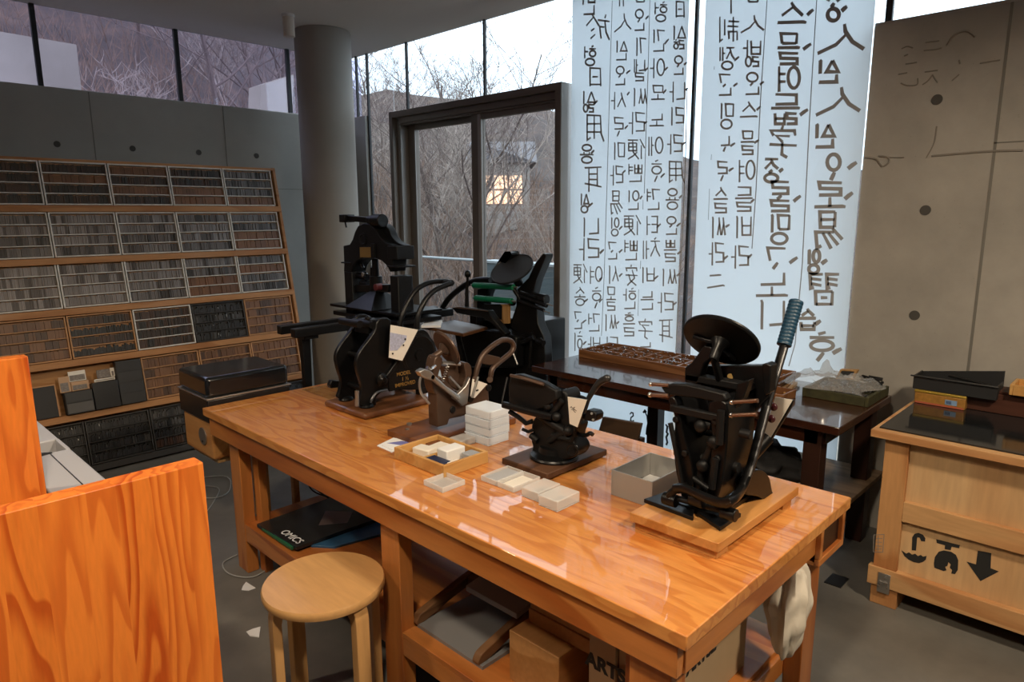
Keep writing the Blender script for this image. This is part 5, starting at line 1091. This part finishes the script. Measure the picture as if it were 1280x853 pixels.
def wblock(x0, x1, y0, y1, z0, z1, lab): return tag(MB().box(x0,x1,y0,y1,z0,z1).build('wood_block', bk_, None, .002), lab, 'block')
wblock(1.29, 1.58, 1.085, 1.275, SH, SH+.16, 'large pine block at the bottom of the stack on the lower shelf')
wblock(1.36, 1.62, 1.025, 1.262, SH+.1605, SH+.204, 'flat pine block lying directly on the large block on the shelf'); wblock(1.365, 1.62, 1.03, 1.26, SH+.2045, SH+.25, 'flat pine block at the top of the stack on the shelf')
wblock(1.60, 1.85, 1.09, 1.27, SH, SH+.15, 'pine block behind the stack, deep on the lower shelf')
cb = plain('cardboard', (.42,.295,.17), .8, noise=.12, scale=8)
def carton(x0, x1, y0, y1, h, lab, text, side):
    t = thing('cardboard_box', lab, 'box', ((x0+x1)/2, (y0+y1)/2, SH)); MB().box(x0,x1,y0,y1,SH,SH+h).build('carton', cb, t, .002); MB().box(x0+.0,x1,(y0+y1)/2-.02,(y0+y1)/2+.02,SH+h,SH+h+.001).build('packing_tape', plain('brown_tape', (.30,.19,.09), .3), t)
    if side == 'x': text_mesh('printed_lettering', text, M['blackink'], t, (x0-.0007, (y0+y1)/2-.012, SH+h*.58), (0,-1,0), (0,0,1), .056, .0006, bold=.045)
    else: text_mesh('printed_lettering', text, M['blackink'], t, ((x0+x1)/2-.03, y0-.0007, SH+h*.55), (1,0,0), (0,0,1), .056, .0006, bold=.045)
    return t
carton(1.33, 1.56, .926, 1.012, .30, 'cardboard box with black lettering behind the near table leg', 'ARTS', 'x')
carton(1.34, 1.83, .80, .922, .31, 'cardboard box with black lettering facing the table end', 'ARTSL', 'y')
# crumpled cloth hanging from the shelf end
def cloth(name, c, r, h, mat, label, cat, seed, k=1.0):
    R_ = random.Random(seed); mb = MB(); N, K = 36, 22; vs = []
    ph = [R_.uniform(0, 6.28) for _ in range(8)]
    for i in range(K+1):
        t_ = i/K; rr = r*(.55+.75*math.sin(PI*min(1, t_*.9+.12))**.8)*(.35 if i == 0 else .3 if i == K else 1)
        for j in range(N):
            a = 2*PI*j/N; f = 1+.16*math.sin(3*a+ph[0]+2*t_)+.12*math.sin(7*a+ph[1]+3*t_)+.07*math.sin(13*a+ph[2]-5*t_)+.06*math.sin(9*t_*2+ph[3]+2*a)
            vs.append((c[0]+rr*f*math.cos(a)*k, c[1]+rr*f*math.sin(a), c[2]+h*(1-t_)+.012*math.sin(5*a+ph[4])))
    fs = [(i*N+j, (i+1)*N+j, (i+1)*N+(j+1) % N, i*N+(j+1) % N) for i in range(K) for j in range(N)]+[tuple(range(N)), tuple(range((K+1)*N-1, K*N-1, -1))]
    o = mb.add(vs, fs).build(name, mat, None, 0, 2, 70); return tag(o, label, cat)
cloth('work_cloth', (1.84, .685, .33), .042, .29, plain('off_white_cloth', (.66,.60,.50), .9, bump=.6, scale=60), 'crumpled off white cloth hanging at the end of the table', 'cloth', 4, 1.3)
cloth('black_bag', (1.85, .56, .0), .10, .20, plain('shiny_black_bag', (.012,.012,.013), .3, bump=.5, scale=30), 'shiny black plastic bag on the floor at the bottom edge', 'bag', 8)
o = MB().box(2.925, 3.03, .875, .945, 0, .004).build('floor_patch', M['black']); tag(o, 'small black square plate on the floor beside the crate', 'plate')
for x, y, a, lab in ((1.02,2.40,.4,'torn white paper scrap on the floor left of the stool'), (1.15,2.74,1.2,'small torn scrap nearest the far left table leg')):
    P = [Vector((x+r_*math.cos(a+k), y+r_*1.4*math.sin(a+k), .001)) for k, r_ in ((0,.035),(1,.02),(2,.03),(3,.025),(4.2,.03),(5.3,.016))]; tag(MB().prism(P, (0,0,.003)).build('paper_scrap', M['white']), lab, 'paper')
# ------------------------------------------------------------------ chair back behind the table
t = thing('wooden_chair', 'dark wooden chair whose back shows behind the worktable', 'chair', (2.52, 1.62, 0)); XC = 2.46
bkp = [at(u, v, x=XC) for u, v in ((753,521.5),(801.5,530),(797,549),(790,556),(746,545))]
MB().prism(bkp, (.018,0,0)).build('backrest', M['brown_z'] if 0 else wood('chair_wood', (.060,.036,.022), (.042,.025,.016), 'y', 1, .4), t, .004)
ya, yb = min(p.y for p in bkp), max(p.y for p in bkp); MB().box(XC+.02, XC+.34, ya, yb, .40, .425).build('seat', M['brown_z'], t, .004)
for x, y in ((XC+.02,ya+.01),(XC+.02,yb-.04)): MB().box(x, x+.03, y, y+.03, 0, bkp[3].z+.03).build('leg', M['brown_z'], t, .003)
for x, y in ((XC+.30,ya+.01),(XC+.30,yb-.04)): MB().box(x, x+.03, y, y+.03, 0, .40).build('leg', M['brown_z'], t, .003)
# ------------------------------------------------------------------ things on the dark table
cw = wood('sorts_case_wood', (.24,.105,.042), (.16,.065,.024), 'y', 1.2, .45, .2)
t = thing('sorts_tray', 'long brown compartment tray of metal sorts at the back of the dark table', 'tray', (3.36, 1.95, TZ)); ax0, ax1, ay0, ay1 = 3.20, 3.515, 1.36, 2.555
box_tray(MB(), ax0, ax1, ay0, ay1, TZ, TZ+.048, .012, .008).build('tray_box', cw, t, .002); dv = MB()
for i in range(1, 9): MB().box(ax0+.012, ax1-.012, ay0+(ay1-ay0)*i/9-.004, ay0+(ay1-ay0)*i/9+.004, TZ+.008, TZ+.044).build('divider', cw, t)
for x in (3.30, 3.40): MB().box(x-.004, x+.004, ay0+.012, ay1-.012, TZ+.008, TZ+.044).build('long_divider', cw, t)
R = random.Random(21); heap = MB()
for i in range(420):
    cx_, cy_ = R.choice((3.255,3.35,3.455)), ay0+(ay1-ay0)*(R.choice((0,1,2,2,3,4,4,5,6,7,7,8))+.5)/9; x, y = cx_+R.uniform(-.035,.035), cy_+R.uniform(-.05,.05); z = TZ+.018+R.uniform(0,.034); a = R.uniform(0,3.14)
    heap.beam((x,y,z), (x+.012*math.cos(a), y+.012*math.sin(a), z+R.uniform(-.004,.006)), .004, .005)
o = heap.build('metal_sorts', M['chrome']); tag(o, 'loose metal sorts heaped in the compartments of the brown tray', 'type', kind='stuff')
st_ = [wood('stick_pine', (.50,.30,.12), (.40,.22,.08), 'x', 1, .5), wood('stick_dark', (.10,.05,.025), (.06,.03,.015), 'x', 1, .5)]
for i, (p, q_, m_, lab) in enumerate((((3.18,1.30,TZ+.012),(3.44,1.345,TZ+.012),0,'pale wooden stick nearest the long tray'), ((3.20,1.322,TZ+.034),(3.50,1.34,TZ+.036),1,'dark stick lying on top of the pale sticks'), ((3.16,1.265,TZ+.011),(3.40,1.315,TZ+.011),0,'pale wooden stick nearest the plastic bag'))):
    o = MB().beam(p, q_, .02, .02).build('wooden_stick', st_[m_], None, .002); tag(o, lab, 'stick')
t = thing('small_case', 'small dark wooden case partly behind the blue-gripped lever', 'case', (3.1, 1.32, TZ)); box_tray(MB(), 3.02, 3.17, 1.22, 1.46, TZ, TZ+.04, .01, .008).build('case_box', cw, t, .002); MB().box(3.03,3.16,1.33,1.338,TZ+.008,TZ+.036).build('divider', cw, t)
ms = plain('mossy_painted_wood', (.034,.032,.009), .8, noise=.9, scale=30); mossd = plain('dark_tray_floor', (.02,.018,.014), .8)
t = thing('mossy_tray', 'green stained wooden tray on the near end of the dark table', 'tray', (3.38, 1.10, TZ)); box_tray(MB(), 3.215, 3.515, .918, 1.21, TZ, TZ+.045, .016, .008).build('tray_box', ms, t, .003)
for k in (1, 2): MB().box(3.231, 3.50, .918+.292*k/3-.004, .918+.292*k/3+.004, TZ+.008, TZ+.04).build('divider', mossd, t)
R = random.Random(4); hp2 = MB()
for i in range(160):
    x, y, z, a = R.uniform(3.245,3.49), R.uniform(.945,1.18), TZ+.012+R.uniform(0,.03), R.uniform(0,3.14); hp2.beam((x,y,z), (x+.02*math.cos(a), y+.02*math.sin(a), z+R.uniform(-.004,.008)), .005, .006)
o = hp2.build('metal_furniture', plain('dull_lead', (.12,.12,.118), .4, .6)); tag(o, 'loose grey metal pieces filling the green stained tray', 'type', kind='stuff')
mp, n, l, b = mat_base('crinkled_clear_plastic'); n.remove(b); tr_ = n.new('ShaderNodeBsdfTransparent'); gl = n.new('ShaderNodeBsdfGlossy'); gl.inputs['Roughness'].default_value = .15; df = n.new('ShaderNodeBsdfDiffuse'); df.inputs[0].default_value = (.6,.6,.6,1); a1 = n.new('ShaderNodeMixShader'); a2 = n.new('ShaderNodeMixShader'); a1.inputs[0].default_value = .35; a2.inputs[0].default_value = .34
l.new(df.outputs[0], a1.inputs[1]); l.new(gl.outputs[0], a1.inputs[2]); l.new(tr_.outputs[0], a2.inputs[1]); l.new(a1.outputs[0], a2.inputs[2]); l.new(a2.outputs[0], n['Material Output'].inputs[0])
R = random.Random(12); N = 34; vs = []; H_ = {}
for i in range(N+1):
    for j in range(N+1):
        u, v = i/N, j/N; e = (math.sin(PI*u)*math.sin(PI*v))**.55
        z = TZ+.047+e*(.018+.022*math.sin(9*u+3*v)**2+.02*math.sin(14*v-5*u)**2+R.uniform(0,.014)) + .085*math.exp(-((u-.55)**2+(v-.62)**2)/.004)+.03*math.exp(-((u-.35)**2+(v-.75)**2)/.02)
        vs.append((3.22+.27*u+.02*math.sin(7*v), .94+.36*v+.03*math.sin(6*u), z))
bg_ = MB().add(vs, [(i*(N+1)+j, (i+1)*(N+1)+j, (i+1)*(N+1)+j+1, i*(N+1)+j+1) for i in range(N) for j in range(N)]).build('plastic_bag', mp, None, 0, 2, 20); tag(bg_, 'crumpled clear plastic bag lying over the green stained tray', 'bag')
t = thing('sorts_box', 'little pale wooden box of sorts standing behind the plastic bag', 'box', (3.44, 1.02, TZ+.046)); P = [at(u, v, x=3.47) for u, v in ((1050,462),(1072,463),(1066,475),(1044,474))]
MB().prism(P, (.03,0,0)).build('box_body', st_[0], t, .002); c4 = sum(P, Vector())/4; MB().prism([c4+(p-c4)*.72 for p in P], (-.002,0,0)).build('dark_inset', plain('dark_sorts', (.03,.03,.032), .4, noise=.9, scale=200), t)
t = thing('tool_roll', 'dark metal tools heaped at the wall end of the dark table', 'tools', (3.44, .96, TZ+.046)); R = random.Random(2)
for i in range(14): MB().beam((3.47+R.uniform(-.03,.04), .93+R.uniform(0,.10), TZ+.05+.004*i*.6), (3.47+R.uniform(-.03,.04), .98+R.uniform(-.06,.06), TZ+.05+.004*i*.6+.006), .012, .009).build('tool', IM, t, .002)
cloth('black_bundle', (3.10, 1.30, .322), .12, .17, plain('black_fabric', (.012,.012,.013), .85, bump=.5, scale=25), 'black fabric bundle on the lower shelf of the dark table', 'bundle', 15)
# ------------------------------------------------------------------ things on the crate
GZ = CTZ+.006; gold = plain('gold_tin', (.58,.40,.07), .28, .6); red = plain('red_print', (.42,.10,.05), .5)
t = thing('biscuit_tin', 'gold and orange printed tin box under the black tray on the crate', 'tin', (3.33, .66, GZ)); tb0 = at(1141, 503, z=GZ); tb1 = at(1206, 509, z=GZ); X0 = tb0.x; ty1, ty0 = tb0.y-.004, X0*tb1.y/tb1.x
MB().box(X0, X0+.12, ty0, ty1, GZ, GZ+.05).build('tin_body', plain('printed_tin', (.44,.22,.05), .35, .3, noise=.5, scale=60), t, .003); MB().box(X0-.002, X0+.122, ty0-.002, ty1+.002, GZ+.05, GZ+.062).build('tin_lid', gold, t, .003)
lb = MB().box(X0-.0015, X0, ty0+.03, ty0+.075, GZ+.014, GZ+.036).build('blue_label', plain('blue_label', (.20,.32,.50), .5), t)
for k in range(4): MB().box(X0-.0022, X0-.0015, ty0+.052+.005*k, ty0+.055+.005*k, GZ+.018, GZ+.032).build('label_mark', plain('navy_mark', (.03,.05,.14), .5), lb)
MB().box(X0-.001, X0, ty0+.004, ty1-.004, GZ+.002, GZ+.010).build('red_band', red, t)
t = thing('black_tray', 'black plastic tray with tools leaning on the gold tin', 'tray', (3.36, .60, GZ+.062)); dg = plain('charcoal_plastic', (.020,.021,.023), .45); zt = GZ+.063; XT = X0+.004
a0, a1_, y0, y1 = zt, zt+.062, at(1248, 480, x=XT).y, at(1141, 480, x=XT).y
MB().box(XT, XT+.008, y0, y1, a0, a1_).build('front_wall', dg, t, .002); MB().box(XT+.008, XT+.13, y0+.0, y0+.006, a0, a1_).build('end_wall', dg, t, .002); MB().box(XT+.008, XT+.13, y1-.006, y1, a0, a1_).build('end_wall', dg, t, .002)
MB().prism([(XT+.13, y1, a0), (XT+.13, y0, a0), (XT+.13, y0, a1_+.045), (XT+.13, y1, a1_-.005)], (.008,0,0)).build('back_wall', dg, t, .002); MB().box(XT+.008, XT+.13, y0+.006, y1-.006, a0, a0+.005).build('tray_floor', dg, t); MB().box(XT-.008, XT+.004, y0-.004, y1+.012, a1_-.006, a1_).build('rim', dg, t, .002)
for i in range(5): MB().cyl((XT+.05+.012*i, y0+.03+.02*i, a1_-.01), (XT+.06+.01*i, y0+.12+.02*i, a1_-.002), .006).build('tool_handle', IM, t)
t = thing('brown_box', 'low dark brown wooden box beside the gold tin', 'box', (3.36, .3, GZ)); XB2 = at(1207, 511, z=GZ).x; yb0 = at(1207, 500, x=XB2).y
MB().box(XB2, XB2+.14, -.12, yb0-.004, GZ, GZ+.085).build('box_body', wood('brown_box_wood', (.085,.032,.020), (.055,.021,.014), 'y', 1, .5), t, .003); MB().cyl((XB2-.001,.30,GZ+.04), (XB2-.004,.30,GZ+.04), .010).build('catch', plain('dull_catch', (.04,.018,.012), .5), t); MB().box(XB2+.01, XB2+.13, -.11, yb0-.012, GZ+.085, GZ+.095).build('box_lid', wood('brown_lid_wood', (.075,.028,.018), (.05,.02,.013), 'y', 1, .5), t, .002)
t = thing('pine_tray', 'pale pine tray on the brown box at the right picture edge', 'tray', (3.3, .1, GZ+.095)); box_tray(MB(), XB2-.03, XB2+.12, -.10, at(1262, 495, x=XB2).y, GZ+.0955, GZ+.14, .012, .008).build('tray_box', tw_, t, .002); MB().box(XB2+.0, XB2+.09, -.06, .12, GZ+.104, GZ+.125).build('paper_inlay', M['card'], t)
